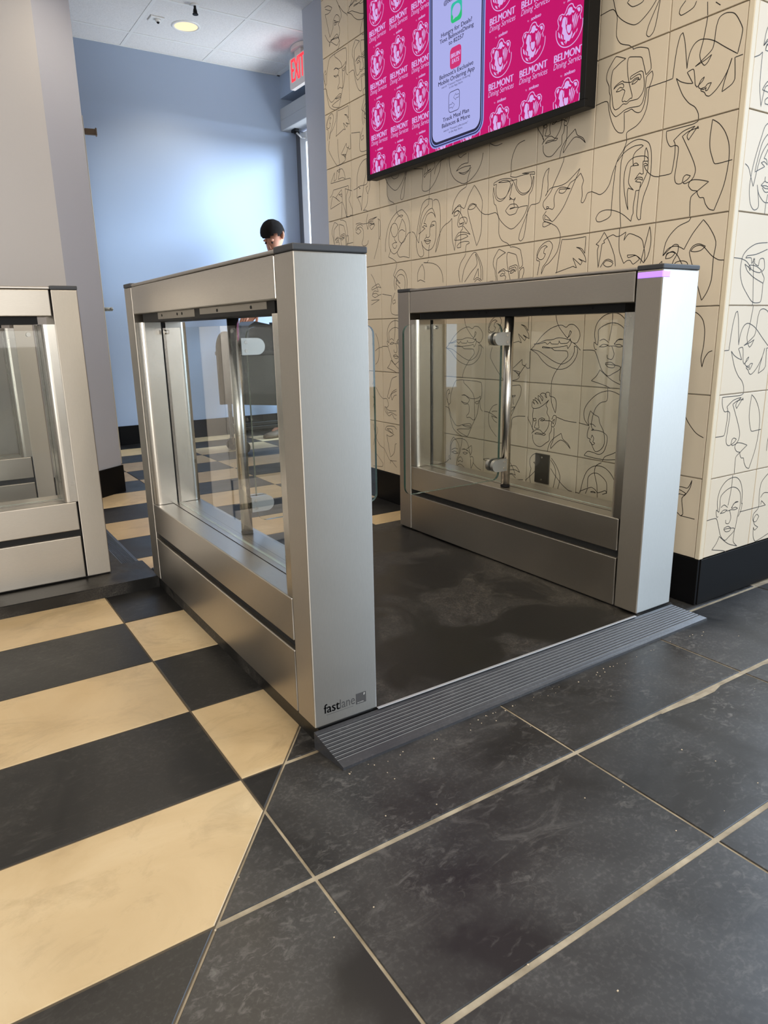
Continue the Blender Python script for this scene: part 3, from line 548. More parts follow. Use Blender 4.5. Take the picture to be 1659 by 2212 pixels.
# ---------------------------------------------------------------- turnstile cabinets
HX, LEN = .0775, 1.21
def cabinet(loc, rz, lane, label, light=False, logo=False, plates=True):
    r = root('turnstile_cabinet', (loc[0], loc[1], .041), rz, label, 'turnstile', 'stainless turnstile cabinets')
    for y0, y1, inner in ((0, .079, 1), (1.131, LEN, -1)):
        B().box(-HX, HX, y0, y1, .004, .957, .0025, 2).obj('end_post', STEEL_V, r)
        B().box(-HX - .001, HX + .001, y0 - .001, y1 + .001, .9575, .970, .0025, 2).obj('post_cap', CAP, r)
        # jamb: two rounded halves with a dark slot between
        ya, yb = (y1, y1 + .043) if inner > 0 else (y0 - .043, y0)
        B().box(-.012, .012, min(ya, yb) + .004, max(ya, yb) - .004, .273, .850).obj('slot_strip', GAP, r)
        for sd in (-1, 1):
            pts = [(.007, 0), (HX - .002, 0)]
            for k in range(7):
                t = math.radians(90 * k / 6); pts.append((HX - .002 - .019 + .019 * math.cos(t), .024 + .019 * math.sin(t)))
            pts.append((.007, .043))
            pts = [(x * sd, (y1 + y) if inner > 0 else (y0 - y)) for x, y in pts]
            b = B().prism(pts, 'z', .273, .852)
            for f in b.bm.faces:
                if abs(f.normal.z) < .5: f.smooth = False
            b.obj('jamb', STEEL_P, r)
    B().box(-HX, HX, .084, 1.126, .877, .957, .0025, 2).obj('top_beam', STEEL_H, r)
    B().box(-HX + .002, HX - .002, .080, 1.130, .958, .967, .003, 2).obj('beam_cover', BEAMTOP, r)
    mh = B().box(-.060, .060, .125, 1.085, .853, .877).obj('mechanism_housing', BLACK, r)
    if plates:
        for y0, y1, z0 in ((.60, .92, .858), (.16, .56, .862)): B().box(-.0615, -.0595, y0, y1, z0, .8765).obj('housing_plate', STEEL_D, mh)
    sc = B()
    for sd in (-1, 1):
        for y in (.24, .44, .70, .74, .88): sc.cyl((sd * .0612, y, .868), (sd * .0625, y, .868), .0035, n=10)
    tag(sc.obj('screw', BLACK, mh), kind='stuff')
    B().box(-.066, .066, .080, 1.130, .004, .264).obj('inner_core', GAP, r)
    rl = B().box(-HX, HX, .084, 1.126, .174, .272, .0025, 2).obj('lower_rail', STEEL_H, r)
    B().box(-.020, .020, .084, 1.126, .2725, .2732).obj('rail_cover', STEEL_H, rl)
    sm = B()
    for x in (-.0208, .0208): sm.box(x - .0008, x + .0008, .084, 1.126, .2721, .2725)
    tag(sm.obj('rail_seam', GAP, rl), kind='stuff')
    B().box(-HX, HX, .084, 1.126, .004, .152, .0025, 2).obj('kick_panel', STEEL_H, r)
    B().box(-HX + .008, HX - .008, .004, LEN - .004, 0, .0045).obj('base_foot', GAP, r)
    # fixed panes
    gp = B().box(-.0045, .0045, .083, 1.127, .2735, .834); gp.bm.normal_update()
    for f in gp.bm.faces:
        if abs(f.normal.x) < .5: f.material_index = 1
    o = gp.obj('glass_pane', [GLASS, GLASS_EDGE2], r)
    for ys_ in (.15, 1.06): B().cyl((-.0075, ys_, .822), (.0075, ys_, .822), .007, n=14).obj('glass_stud', CLAMP, o)
    # pole, swing leaf and its clamps
    px_ = lane * .040
    po = B().cyl((px_, .605, .276), (px_, .605, .853), .0155, n=28).obj('pole', STEEL_P, r)
    B().cyl((px_, .605, .2735), (px_, .605, .279), .0165, n=24).obj('pole_collar', BLACK, po)
    lx0, lx1 = px_ + lane * .034, px_ + lane * .432
    pts = rrect(min(lx0, lx1), max(lx0, lx1), .302, .831, .026)
    b = B().prism(pts, 'y', .600, .610, 1)
    leaf = b.obj('swing_leaf', [GLASS, GLASS_EDGE], r)
    for zc in (.781, .355):
        cb = B(); c0 = px_ + lane * .012; c1 = px_ + lane * .078; rr = .0215
        for ya, yb in ((.586, .5985), (.6115, .624)):
            q = []
            for k in range(13):
                t = math.radians(-90 + 180 * k / 12); q.append((c1 - lane * rr + lane * rr * math.cos(t), zc + rr * math.sin(t)))
            q += [(c0, zc + rr), (c0, zc - rr)]
            cb.prism(q, 'y', ya, yb)
        cl_ = cb.obj('clamp', CLAMP, r)
        s2 = B()
        for dz in (-.011, .011):
            for ya, yb in ((.5845, .586), (.624, .6255)): s2.cyl((c0 + lane * .013, ya, zc + dz), (c0 + lane * .013, yb, zc + dz), .0042, n=12)
        tag(s2.obj('clamp_screw', STEEL_P, cl_), kind='stuff')
    if light:
        b = B(); b.box(-HX - .0012, -HX + .03, -.0012, .078, .936, .953, .002)
        o = b.obj('status_light', plain('violet_lens', (.5, .3, .9), .3, emit=(.40, .17, .95), es=.75), r); o['label'] = 'glowing violet light strip wrapped round the post top'
    if logo:
        f = Flat(); X0 = -.0555
        f.text('fast', X0 + .0195, .0315, width=.038, height=.0215); f.text('fast', X0 + .0202, .0315, width=.038, height=.0215); f.text('fast', X0 + .0188, .0315, width=.038, height=.0215)
        f.text('lane', X0 + .0580, .0315, width=.037, height=.0215)
        f.poly([(X0 + .006, .0268), (X0 + .072, .0268), (X0 + .072, .0275), (X0 + .006, .0275)])
        f.poly([(X0 + .0795, .028), (X0 + .105, .028), (X0 + .105, .053), (X0 + .0795, .053)])
        f.obj('brand_lettering', plain('grey_print', (.055, .055, .057), .6), lambda x, y: (x, -.0003, y), r)
        f = Flat(); f.text('F', X0 + .1005, .0455, height=.0055, bold=.03); f.text('turnstiles', X0 + .0905, .0305, width=.016)
        f.obj('brand_lettering', plain('pale_print', (.55, .55, .54), .5), lambda x, y: (x, -.0006, y), r)
    return r
cabinet((.6655, 1.188), 0, 1, 'stainless steel turnstile cabinet with grey lettering low on its front post', logo=True)
cabinet((1.7195, 1.192), 0, -1, 'stainless steel turnstile cabinet beside the face-patterned tile wall, violet light on its post', light=True, plates=False)
cabinet((.467, 2.5775), math.pi / 2, 1, 'stainless steel turnstile cabinet set crosswise at the left edge on a black step', plates=False)
cabinet((.467, 3.6775), math.pi / 2, -1, 'stainless steel turnstile cabinet farther back, seen through the window of the crosswise left one', plates=False)

# ---------------------------------------------------------------- platforms and ramps
RUB = floor_black('ribbed_black_rubber', (.028, .029, .034), (.12, .12, .125), (.045, .046, .05), .4)
GDUST = plain('dusty_groove', (.15, .15, .15), .8)
def deck(name, loc, poly, label):
    r = root(name, (*loc, 0), 0, label, 'platform')
    b = B().prism([(x - loc[0], y - loc[1]) for x, y in poly], 'z', 0, .0405)
    es = [e for e in b.bm.edges if all(v.co.z > .04 for v in e.verts)]
    bmesh.ops.bevel(b.bm, geom=es, offset=.0025, segments=2, affect='EDGES'); b.obj('deck', DECK, r); return r
dk = deck('turnstile_platform', (1.2, 1.8), [(.598, 1.192), (1.812, 1.192), (1.812, 2.475), (.598, 2.475)], 'low black platform with dusty shoe marks under the two right turnstile cabinets')
B().box(-.455, .436, -.615, -.607, .0405, .0422, .0006).obj('edge_strip', plain('worn_silver_strip', (.55, .57, .60), .35, metal=.6), dk)
deck('turnstile_platform', (0, 3.0), [(-1.2, 2.372), (.597, 2.372), (.597, 2.585), (.519, 2.585), (.519, 3.80), (-1.2, 3.80)], 'low black platform step under the crosswise cabinets on the left')
def ramp_strip(label, a0, a1, b0, b1, h0=.038, h1=.006):
    # top edge a0->a1 (at platform), foot b0->b1; ribbed profile
    a0, a1, b0, b1 = map(Vector, (a0, a1, b0, b1)); mid = (a0 + a1 + b0 + b1) / 4
    r = root('threshold_ramp', (mid.x, mid.y, 0), 0, label, 'ramp')
    prof = [(0, h0)]; N = 9
    for i in range(N):
        t0 = .10 + .76 * i / N; t1 = t0 + .76 / N
        for t, dz in ((t0, 0), (t0 + .004, -.0022), (t0 + .020, -.0022), (t0 + .026, .0006), (t0 + .036, 0)): prof.append((t, h0 + (h1 - h0) * t + dz))
    prof += [(.90, h0 + (h1 - h0) * .90), (1, h1), (1.004, 0), (0, 0)]
    bm = B(); L = []; R = []
    for t, z in prof:
        p = a0.lerp(b0, t) - mid; q = a1.lerp(b1, t) - mid
        L.append(bm.bm.verts.new((p.x, p.y, z))); R.append(bm.bm.verts.new((q.x, q.y, z)))
    n = len(prof); bm.bm.faces.new(L[::-1]); bm.bm.faces.new(R)
    for i in range(n):
        f = bm.bm.faces.new((L[i], L[(i + 1) % n], R[(i + 1) % n], R[i]))
        if 1 <= i < 1 + 5 * N and (i - 1) % 5 == 3: f.material_index = 1
    bm.obj('ribbed_strip', [RUB, GDUST], r)
ramp_strip('long black ribbed rubber ramp along the front edge of the right platform', (.585, 1.189), (1.803, 1.189), (.596, 1.086), (1.866, 1.108))
ramp_strip('dark ribbed ramp at the far side of the crosswise turnstile lane', (.5205, 2.588), (.5205, 3.70), (.607, 2.60), (.607, 3.69))

# ---------------------------------------------------------------- blank outlet cover on the mural wall
oc = root('outlet_cover', (1.9345, 1.866, .336), 0, 'dark metal blank outlet cover low on the patterned tile wall', 'outlet cover')
B().box(-.006, 0, -.036, .036, -.0565, .0565, .002, 2).obj('plate', plain('dark_steel_plate', (.10, .09, .075), .35, metal=.7), oc)
b = B()
for z in (-.043, .043): b.cyl((-.0075, 0, z), (-.006, 0, z), .0038, n=12)
tag(b.obj('screw', STEEL_P, oc), kind='stuff')

# ---------------------------------------------------------------- wall screen
tv = root('wall_screen', (1.86, 2.30, 1.87), 0, 'large wall mounted screen showing magenta dining adverts and a phone', 'screen')
YL, YR, ZB, ZT = 2.912, 1.688, 1.536, 2.232
def onscreen(d): return lambda y, z: (-.011 - d, -y - 2.30 + 0, z - 1.87)
# flat coordinates: x = -world y, y = world z
b = B(); bz = .022
for (y0, y1, z0, z1) in ((YR - bz, YL + bz, ZB - bz, ZB), (YR - bz, YL + bz, ZT, ZT + bz), (YL, YL + bz, ZB, ZT), (YR - bz, YR, ZB, ZT)):
    b.box(-.0155, .0, y0 - 2.30, y1 - 2.30, z0 - 1.87, z1 - 1.87, .001)
b.obj('bezel', BLACK, tv)
B().box(-.006, .038, YR - bz + .002 - 2.30, YL + bz - .002 - 2.30, ZB - bz + .002 - 1.87, ZT + bz - .002 - 1.87, .004, 2).obj('housing', BLACK, tv)
B().box(.038, .0745, -.2, .2, -.18, .18, .002).obj('wall_bracket', BLACK, tv)
def emis(name, col, s=1.0, rough=.25): return plain(name, tuple(c * .02 for c in col), .5, emit=col, es=s, spec=.12)
MAG = emis('screen_magenta', (.53, .004, .135)); LAV = emis('screen_lavender', (.66, .42, .82)); PHONE = emis('screen_pale_blue', (.40, .42, .80))
INKS = emis('screen_ink', (.02, .018, .05)); PHB = emis('phone_edge_blue', (.03, .035, .13)); PHS = emis('phone_edge_sheen', (.27, .32, .72)); PINK2 = emis('icon_pink', (.60, .03, .17)); GRN = emis('icon_green', (.02, .50, .18)); GRN2 = emis('icon_teal', (.03, .50, .36))
B().box(-.0108, -.009, YR - .001 - 2.30, YL + .001 - 2.30, ZB - .001 - 1.87, ZT + .001 - 1.87).obj('screen_panel', MAG, tv)
pat, cut = Flat(), Flat()
def heavy(t, d):
    vs, fs = t; out, of = [], []
    for k in (-1, 0, 1):
        n0 = len(out); out += [(x + k * d, y) for x, y in vs]; of += [tuple(i + n0 for i in f) for f in fs]
    return out, of
tB = heavy(text2d('BELMONT', .0215, .125), .0011); tD = text2d('Dining Services', .0235, .130, shear=.28); tS = heavy(text2d('sodexo', .0105, .044, shear=.2), .0005); tb = text2d('by', .007)
def shape(pts, cx, cz, s): return [(cx + x * s, cz + y * s) for x, y in pts]
HEAD = [(-.88, .10), (-.80, .30), (-.86, .44), (-.90, .62), (-.78, .80), (-.58, .82), (-.42, .74), (-.30, .86), (-.22, 1.02), (-.10, 1.12), (.06, 1.14), (.20, 1.08), (.28, .92), (.44, .78), (.58, .86), (.76, .84), (.88, .68), (.86, .50), (.76, .38), (.84, .14)]
PIECES = [[(-.52, .56), (-.40, .64), (-.26, .56), (-.30, .30), (-.26, .02), (-.14, -.26), (-.02, -.40), (.10, -.40), (.22, -.22), (.26, -.40), (.16, -.58), (.04, -.70), (-.10, -.66), (-.22, -.80), (-.26, -.56), (-.38, -.50), (-.40, -.28), (-.54, -.16), (-.50, .10), (-.60, .24)],
          [(-.78, .62), (-.70, .74), (-.58, .74), (-.62, .58), (-.72, .50)], [(.52, .74), (.62, .78), (.76, .72), (.78, .58), (.66, .54)],
          [(-.32, .70), (-.18, .78), (-.14, .92), (-.04, .98), (.08, .98), (.18, .90), (.20, .78), (.36, .68), (.30, .62), (.14, .68), (.10, .60), (-.08, .60), (-.12, .68), (-.26, .64)],
          [(-.20, .10), (-.12, .16), (0, .10), (.10, .14), (.16, .06), (.15, -.16), (.06, -.30), (-.06, -.28), (-.16, -.12)],
          [(-.24, .50), (-.20, .56), (-.16, .30), (-.20, .16), (-.26, .24)], [(.22, .52), (.28, .50), (.30, .24), (.24, .12), (.20, .26)],
          [(.36, .52), (.46, .60), (.34, .06), (.26, -.14), (.30, .16)], [(.50, .46), (.58, .50), (.46, .02), (.34, -.24), (.40, .10)], [(.62, .36), (.68, .36), (.58, .04), (.46, -.20), (.54, .10)],
          [(.34, -.44), (.50, -.34), (.44, -.48), (.28, -.62), (.20, -.62)], [(.56, -.30), (.64, -.22), (.62, -.34), (.52, -.46)],
          [(-.84, .02), (-.72, -.12), (-.64, -.40), (-.80, -.26)], [(-.62, -.14), (-.50, -.30), (-.46, -.50), (-.60, -.36)], [(-.62, -.54), (-.46, -.60), (-.34, -.80), (-.52, -.72)], [(-.34, -.64), (-.26, -.62), (-.30, -.72)]]
for k in range(8):
    for j in range(5):
        cx = -(2.837 - .1558 * k); cz = 1.5535 + .2022 * j
        if cz > 2.3 or cx > -1.70 or 2.16 < -cx < 2.45 and j > 0: continue
        s_ = .0545
        pat.outline([(cx + s_ * math.cos(math.radians(a_)), cz - .002 + s_ * .97 * math.sin(math.radians(a_))) for a_ in range(-188, 9, 7)], .0028, False)
        pat.outline(shape(HEAD, cx, cz - .002, s_), .0030, False)
        for q in PIECES: pat.poly(shape(q, cx, cz - .002, s_))
        if -cx < 2.85 or True:
            pat.add(*tB, cx - .058, cz + .116 if False else cz - .0855 + .0)
            pat.add(*tD, cx - .060, cz - .1145 + .003)
            pat.add(*tS, cx - .012, cz - .1335); pat.add(*tb, cx - .028, cz - .1335)
# keep the print inside the glass of the screen
def clipflat(F_, x0, x1, y0, y1):
    bm = bmesh.new(); vv = [bm.verts.new((x, y, 0)) for x, y in F_.v]
    for f in F_.f:
        try: bm.faces.new([vv[i] for i in f])
        except ValueError: pass
    for co, no in (((x0, 0, 0), (-1, 0, 0)), ((x1, 0, 0), (1, 0, 0)), ((0, y0, 0), (0, -1, 0)), ((0, y1, 0), (0, 1, 0))):
        bmesh.ops.bisect_plane(bm, geom=bm.verts[:] + bm.edges[:] + bm.faces[:], plane_co=co, plane_no=no, clear_outer=True)
    bm.verts.index_update(); F_.v = [(v.co.x, v.co.y) for v in bm.verts]; F_.f = [tuple(v.index for v in f.verts) for f in bm.faces]; bm.free(); return F_
clipflat(pat, -YL + .002, -YR - .002, ZB + .001, ZT - .001).obj('screen_pattern', LAV, onscreen(.0002), tv)
# phone picture
ph = root('phone_picture', (0, 0, 0)); bpy.data.objects.remove(ph)
f = Flat(); f.poly(rrect(-2.468, -2.140, 1.546, 2.231, .045, 8, (0, 0, 1, 1))); phone = f.obj('phone_picture', PHS, onscreen(.0005), tv)
f = Flat(); f.poly(rrect(-2.462, -2.146, 1.550, 2.231, .042, 8, (0, 0, 1, 1))); f.obj('phone_edge', PHB, onscreen(.0007), phone)
f = Flat(); f.poly(rrect(-2.456, -2.151, 1.555, 2.231, .039, 8, (0, 0, 1, 1))); f.obj('phone_edge', PHS, onscreen(.0009), phone)
f = Flat(); f.poly(rrect(-2.452, -2.154, 1.558, 2.231, .037, 8, (0, 0, 1, 1))); f.obj('phone_edge', INKS, onscreen(.0011), phone)
f = Flat(); f.poly(rrect(-2.445, -2.160, 1.567, 2.231, .034, 8, (0, 0, 1, 1))); f.obj('phone_display', PHONE, onscreen(.0013), phone)
f = Flat()
CXp = -2.300
for body, z, w, bold in (('Hungry for Deals?', 1.920, .178, .008), ('Text BelmontDining', 1.901, .197, .008), ('to 82257', 1.882, .087, .008), ("Belmont's Exclusive", 1.780, .198, .008), ('Mobile Ordering App', 1.760, .213, .008), ('Track Meal Plan', 1.630, .156, .008), ('Balances & More', 1.610, .167, .008)):
    vs, fs = heavy(text2d(body, None, w, 0, base=True), .00035)
    f.add(vs, fs, CXp - w / 2, z)
for body, z, w in (('search "Transact Mobile Ordering"', 1.747, .172), ('in the App Store', 1.7365, .080), ('search "Transact eAccounts"', 1.594, .146), ('in the App Store', 1.5835, .080)): f.text(body, CXp, z, width=w, base=True)
f.text('@belmontdining', -2.300, 2.017, width=.150, bold=.01)
ic = rrect(-2.3425, -2.2775, 1.653, 1.722, .014, 5); f.outline(ic, .0022)
for sg in (1, -1):
    cx, cz = CXp - .010 + sg * .0135, 1.6875 + sg * .0125
    f.outline([(cx - sg * .017, cz), (cx - sg * .002, cz + .011), (cx - sg * .002, cz + .0055), (cx + sg * .015, cz + .0055), (cx + sg * .015, cz - .0055), (cx - sg * .002, cz - .0055), (cx - sg * .002, cz - .011)], .0017)
f.obj('phone_lettering', INKS, onscreen(.0017), phone)
f = Flat(); f.poly(rrect(-2.332, -2.268, 1.9465, 2.012, .014, 5)); f.obj('app_icon', GRN2, onscreen(.0015), phone)
f = Flat(); f.poly(rrect(-2.332, -2.268, 1.9465, 1.975, .014, 5, (0, 0, 1, 1))); f.obj('app_icon', GRN, onscreen(.0016), phone)
f = Flat(); f.poly([(-2.300 + .0245 * math.cos(t / 20 * math.pi), 1.982 + .0215 * math.sin(t / 20 * math.pi)) for t in range(40)]); f.poly([(-2.318, 1.970), (-2.305, 1.961), (-2.320, 1.957)]); f.obj('app_icon', PHONE, onscreen(.0018), phone)
f = Flat(); f.poly(rrect(-2.336, -2.270, 1.797, 1.868, .015, 5)); f.obj('app_icon', PINK2, onscreen(.0015), phone)
f = Flat(); [f.text(t_, -2.303 + k_ * .0008, z_, width=w_, height=.014, shear=.1) for t_, z_, w_ in (('BRUIN', 1.834, .054), ('EATS', 1.815, .041)) for k_ in (-1, 0, 1)]; f.obj('app_icon', LAV, onscreen(.0018), phone)

# ---------------------------------------------------------------- exit sign
ex = root('exit_sign', (2.68, 5.155, 2.72), 0, 'white ceiling mounted sign with glowing red EXIT letters', 'exit sign')
RED = plain('glowing_red_letters', (.6, .02, .03), .4, emit=(1.0, .045, .065), es=1.25)
SIGN = plain('exit_sign_panel', (.72, .66, .64), .35)
q = rrect(-.135, .135, -.117, .085, .018, 4)
B().prism([(p[0], p[1]) for p in q], 'x', -.016, .016).obj('sign_panel', SIGN, ex)
B().prism([(.075 * 1.5 * math.cos(t / 12 * math.pi), .05 * math.sin(t / 12 * math.pi)) for t in range(24)], 'z', .120, .1455)
cn = B(); cn.prism([(.045 * math.cos(t / 12 * math.pi), .10 * math.sin(t / 12 * math.pi)) for t in range(24)], 'z', .118, .1445); cn.box(-.012, .012, -.05, .05, .082, .12)
cn.obj('canopy', SIGN, ex)
f = Flat(); [f.text('EXIT', k_ * .004, -.072, width=.204, height=.148) for k_ in (-1, 0, 1)]; f.obj('sign_letters', RED, lambda x, y: (-.0166, -x, y), ex)
# ---------------------------------------------------------------- ceiling fittings
se = root('ceiling_sensor', (1.671, 5.225, 2.866), 0, 'small square white ceiling plate with a dark sensor eye', 'sensor')
B().box(-.045, .045, -.045, .045, -.007, 0, .002).obj('plate', WHITE, se)
b = B(); b.cyl((.008, -.01, -.022), (.008, -.01, -.007), .016, .02); b.obj('housing', WHITE, se)
b = B(); b.sphere((.008, -.01, -.022), .010, n=12); b.obj('sensor_eye', BLACK, se)
sp = root('sprinkler_head', (1.822, 4.90, 2.866), 0, 'small dark sprinkler head hanging from a ceiling tile', 'sprinkler')
b = B(); b.cyl((0, 0, -.006), (0, 0, 0), .028, n=20); b.obj('escutcheon', WHITE, sp)
b = B(); b.cyl((0, 0, -.045), (0, 0, -.006), .008, n=12); b.cyl((0, 0, -.055), (0, 0, -.050), .018, n=16); b.tube([(.012, 0, -.05), (.010, 0, -.03), (.006, 0, -.02)], .0025, 6); b.tube([(-.012, 0, -.05), (-.010, 0, -.03), (-.006, 0, -.02)], .0025, 6)
b.obj('sprinkler_body', BLACK, sp)

# ---------------------------------------------------------------- grey wheeled bin cart
GREYP = plain('grey_moulded_plastic', (.060, .066, .072), .42); GREYL = plain('lighter_grey_plastic', (.13, .145, .145), .45); BRN = plain('brown_grey_panel', (.035, .025, .017), .7, spec=.2)
ct = root('bin_cart', (2.142, 4.888, 0), 0, 'dark grey wheeled bin cart behind the glass, in front of the stooping person', 'cart')
B().prism([(-.29, .36), (-.30, .70), (.34, .70), (.30, .30), (.06, .33)], 'y', -.13, .15).obj('bin_body', GREYL, ct)
B().box(-.31, .35, -.145, .165, .695, .725, .008, 2).obj('rim', GREYP, ct)
B().prism([(-.16, .725), (-.15, .90), (-.10, .93), (.02, .905), (.14, .875), (.33, .87), (.34, .725)], 'y', -.12, .14).obj('liner_bag', GREYP, ct)
arch = [(-.412, .372)] + [(-.345 + .067 * math.cos(math.radians(a)), .74 + .125 * math.sin(math.radians(a))) for a in range(180, -1, -12)] + [(-.278, .372)]
B().prism(arch, 'y', -.175, -.145).obj('end_panel', BRN, ct)
fr = B()
for x in (-.24, .26):
    for y in (-.10, .12): fr.box(x - .012, x + .012, y - .012, y + .012, .09, .37)
fr.box(-.25, .27, -.115, -.095, .17, .19); fr.box(-.25, .27, .11, .13, .17, .19)
tag(fr.obj('leg_frame', GREYP, ct), kind='stuff')
for x in (-.24, .26):
    for y in (-.10, .12):
        b = B(); b.cyl((x, y - .016, .045), (x, y + .016, .045), .045, n=20); w_ = b.obj('caster', BLACK, ct)
        B().box(x - .008, x + .008, y - .022, y + .022, .04, .10).obj('caster_fork', STEEL_P, w_)
# ---------------------------------------------------------------- person behind the turnstile
def skin(name, verts, edges, mat, parent=None, levels=2, rootv=0, mat_w=None):
    me = bpy.data.meshes.new(name); me.from_pydata([v[0] for v in verts], edges, [])
    o = link(name, me, mat, parent)
    md = o.modifiers.new('skin', 'SKIN'); md.use_smooth_shade = True; md.branch_smoothing = .4
    sv = me.skin_vertices[0].data if me.skin_vertices else None
    if sv is None:
        bmm = bmesh.new(); bmm.from_mesh(me); bmm.verts.layers.skin.verify(); bmm.to_mesh(me); bmm.free(); sv = me.skin_vertices[0].data
    for i, v in enumerate(verts):
        r = v[1]; sv[i].radius = (r, r) if isinstance(r, (int, float)) else r; sv[i].use_root = (i == rootv)
    sb = o.modifiers.new('subdivision', 'SUBSURF'); sb.levels = levels; sb.render_levels = levels
    return o
PX, PY = 2.56, 5.40
pr = root('person', (PX, PY, 0), 0, 'stooping person in a navy jacket and dark trousers leaning over a grey cart', 'person')
SKIN = plain('skin', (.42, .20, .13), .6, spec=.2); NAVY = plain('navy_cloth', (.010, .022, .075), .8); TROUS = plain('dark_trousers', (.028, .030, .036), .85)
HAIR = plain('short_dark_hair', (.010, .008, .007), .9, spec=.08); SHOE = plain('brown_shoes', (.14, .10, .07), .6)
def L(x, y, z): return (x - PX, y - PY, z)
V, Ed = [], []
def chain(pts, start=None):
    prev = start
    for p, r in pts:
        V.append((L(*p), r)); i = len(V) - 1
        if prev is not None: Ed.append((prev, i))
        prev = i
    return prev
pel = chain([((2.66, 5.46, .92), (.13, .11))])
ch = chain([((2.63, 5.44, 1.06), (.13, .105)), ((2.58, 5.42, 1.22), (.15, .11)), ((2.54, 5.40, 1.36), (.14, .10))], pel)
nk = chain([((2.515, 5.385, 1.44), .058), ((2.495, 5.372, 1.49), .055)], ch)
hd = chain([((2.500, 5.372, 1.545), (.074, .082)), ((2.515, 5.380, 1.600), (.078, .092)), ((2.522, 5.385, 1.645), (.060, .070))], nk)
hands = []
for sh, el, wr in (((2.53, 5.22, 1.36), (2.41, 5.15, 1.13), (2.215, 5.115, 1.00)), ((2.57, 5.58, 1.36), (2.47, 5.62, 1.12), (2.28, 5.46, 1.00))):
    a = chain([(sh, .062), (tuple(Vector(sh).lerp(Vector(el), .5)), .050), (el, .042), (tuple(Vector(el).lerp(Vector(wr), .45)), .040), (wr, .027)], ch)
    w = Vector(wr); d = (w - Vector(el)).normalized()
    palm = w + d * .05 + Vector((0, 0, -.012)); a = chain([(tuple(w + d * .02), .026), (tuple(palm), (.036, .018))], a)
    side = d.cross(Vector((0, 0, 1))).normalized()
    for k, (off, ln) in enumerate(((-.027, .062), (-.009, .072), (.009, .068), (.026, .052))):
        b0 = palm + d * .022 + side * off
        chain([(tuple(b0), .010), (tuple(b0 + d * ln * .38 + Vector((0, 0, -.010))), .009), (tuple(b0 + d * ln * .55 + Vector((0, 0, -.034))), .0085), (tuple(b0 + d * ln * .45 + Vector((0, 0, -.056))), .0075)], a)
    t0 = palm - side * .030 - d * .02
    chain([(tuple(t0), .012), (tuple(t0 - side * .018 + d * .02 + Vector((0, 0, -.022))), .0105), (tuple(t0 - side * .012 + d * .038 + Vector((0, 0, -.046))), .009)], a)
for hp, kn, an, toe in (((2.66, 5.37, .88), (2.55, 5.36, .50), (2.50, 5.375, .10), (2.36, 5.365, .035)), ((2.68, 5.55, .88), (2.72, 5.56, .50), (2.78, 5.57, .10), (2.65, 5.56, .035))):
    chain([(hp, .092), (tuple(Vector(hp).lerp(Vector(kn), .5)), .078), (kn, .060), (tuple(Vector(kn).lerp(Vector(an), .35)), .058), (an, .032), (tuple(Vector(an).lerp(Vector(toe), .5)), .022), (tuple(Vector(an).lerp(Vector(toe), .8)), .016)], pel)
body = skin('body', V, Ed, SKIN, pr)
# face: facing left and down
fd = Vector((-.62, -.33, -.71)).normalized(); hc = Vector(L(2.505, 5.375, 1.575)); rt = fd.cross(Vector((0, 0, 1))).normalized(); up = rt.cross(fd).normalized()
fb = B()
fb.cyl(hc + fd * .078 + up * .012, hc + fd * .108 - up * .022, .008, .015, n=10); fb.sphere(hc + fd * .101 - up * .022, .015, n=10)
for s_ in (-1, 1):
    fb.sphere(hc + fd * .072 + rt * s_ * .031 + up * .030, .017, (1, 1, .6), n=10)
    fb.sphere(hc + rt * s_ * .079 - fd * .012 + up * .004, .030, (.45, .75, 1.05), n=12)
fb.sphere(hc + fd * .078 - up * .055, .022, (1, 1.2, .5), n=10)
tag(fb.obj('face', SKIN, body), kind='stuff')
eb = B()
for s_ in (-1, 1): eb.sphere(hc + fd * .082 + rt * s_ * .031 + up * .014, .0085, n=10)
tag(eb.obj('eye', plain('dark_eyes', (.03, .02, .015), .7, spec=.1), body), kind='stuff')
hb_ = B()
for v_ in [0]:
    bm = hb_.bm; res = bmesh.ops.create_uvsphere(bm, u_segments=40, v_segments=24, radius=1)
    axis = (up * .86 - fd * .5).normalized(); r2 = rt; f2 = r2.cross(axis).normalized()
    cc = hc + up * .034 - fd * .010; kill = []
    rnd = random.Random(3)
    for v in res['verts']:
        x, y, z = v.co; n_ = .97 + .05 * rnd.random()
        p = cc + (r2 * x * .090 + f2 * y * -.106 + axis * z * .098) * n_
        loc = p - hc; fwd = loc.dot(fd); upw = loc.dot(up)
        if (fwd > .045 and upw < .055) or upw < -.035 or (fwd > .0 and upw < .018): kill.append(v)
        v.co = p
    bmesh.ops.delete(bm, geom=kill, context='VERTS')
    for f_ in bm.faces: f_.smooth = True
hb_.obj('hair', HAIR, body)
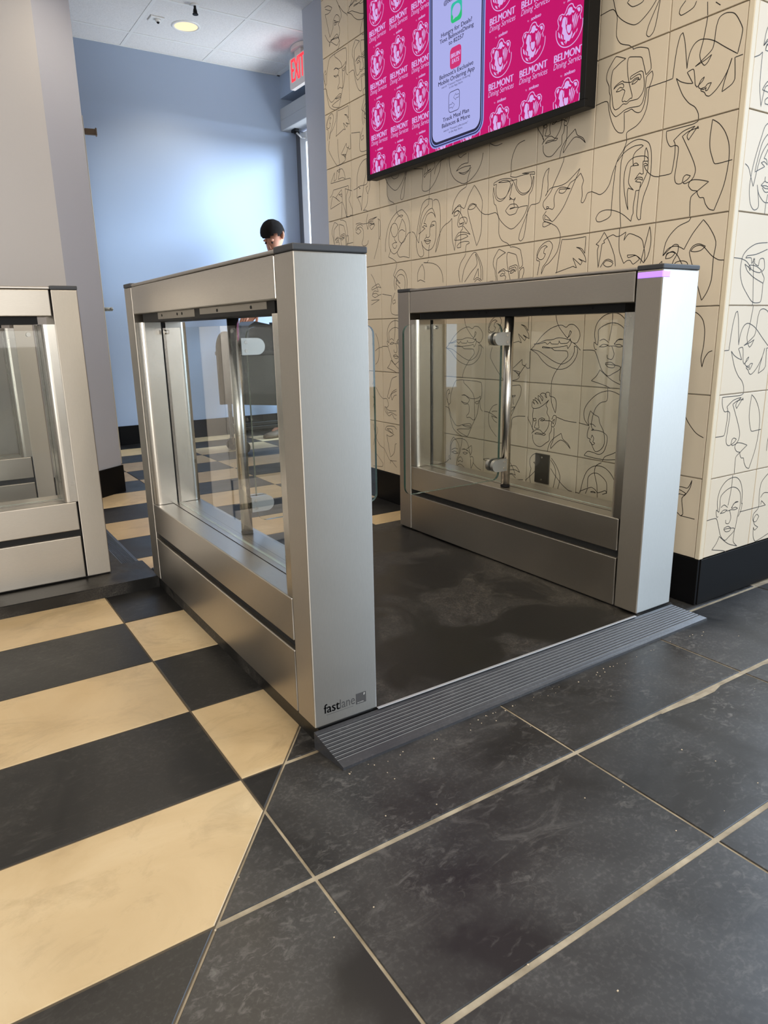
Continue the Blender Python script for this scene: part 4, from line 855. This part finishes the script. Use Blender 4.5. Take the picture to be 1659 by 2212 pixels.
# jacket and trousers follow the body a little outside it
jv, je = [], []
def jc(pts, start=None):
    prev = start
    for p, r in pts:
        jv.append((L(*p), r)); i = len(jv) - 1
        if prev is not None: je.append((prev, i))
        prev = i
    return prev
p0 = jc([((2.655, 5.457, .90), (.155, .135))]); c0 = jc([((2.63, 5.44, 1.06), (.152, .128)), ((2.58, 5.42, 1.22), (.165, .128)), ((2.54, 5.40, 1.35), (.155, .118))], p0)
jc([((2.52, 5.39, 1.425), .075)], c0)
for sh, el, wr in (((2.53, 5.22, 1.36), (2.41, 5.15, 1.13), (2.235, 5.117, 1.012)), ((2.57, 5.58, 1.36), (2.47, 5.62, 1.12), (2.30, 5.476, 1.012))):
    jc([(sh, .080), (tuple(Vector(sh).lerp(Vector(el), .5)), .066), (el, .057), (tuple(Vector(el).lerp(Vector(wr), .5)), .052), (wr, .040)], c0)
skin('jacket', jv, je, NAVY, body)
jv, je = [], []
p0 = jc([((2.66, 5.46, .90), (.148, .128))])
for hp, kn, an in (((2.66, 5.37, .84), (2.55, 5.36, .50), (2.505, 5.374, .085)), ((2.68, 5.55, .84), (2.72, 5.56, .50), (2.775, 5.569, .085))):
    jc([(hp, .108), (tuple(Vector(hp).lerp(Vector(kn), .5)), .094), (kn, .080), (tuple(Vector(kn).lerp(Vector(an), .5)), .074), (an, .066)], p0)
skin('trousers', jv, je, TROUS, body)
for an, toe in (((2.51, 5.375), (2.335, 5.362)), ((2.785, 5.57), (2.61, 5.56))):
    a = Vector((*an, 0)); t = Vector((*toe, 0)); d = (t - a).normalized(); s_ = Vector((-d.y, d.x, 0)); b = B()
    prof = [(-.05, .034, .085), (0, .040, .095), (.06, .042, .085), (.11, .048, .060), (.16, .044, .045), (.195, .024, .032)]
    rings = []
    for u, w, h in prof:
        c_ = a + d * u - Vector((PX, PY, 0)); ring = []
        for k in range(12):
            t_ = 2 * math.pi * k / 12; ring.append(b.bm.verts.new(c_ + s_ * (w * math.cos(t_)) + Vector((0, 0, max(0.002, h * .5 + h * .5 * math.sin(t_))))))
        rings.append(ring)
    for r0, r1 in zip(rings, rings[1:]):
        for k in range(12): b.bm.faces.new((r0[k], r0[(k + 1) % 12], r1[(k + 1) % 12], r1[k])).smooth = True
    b.bm.faces.new(rings[0][::-1]); b.bm.faces.new(rings[-1]); b.obj('shoe', SHOE, body)
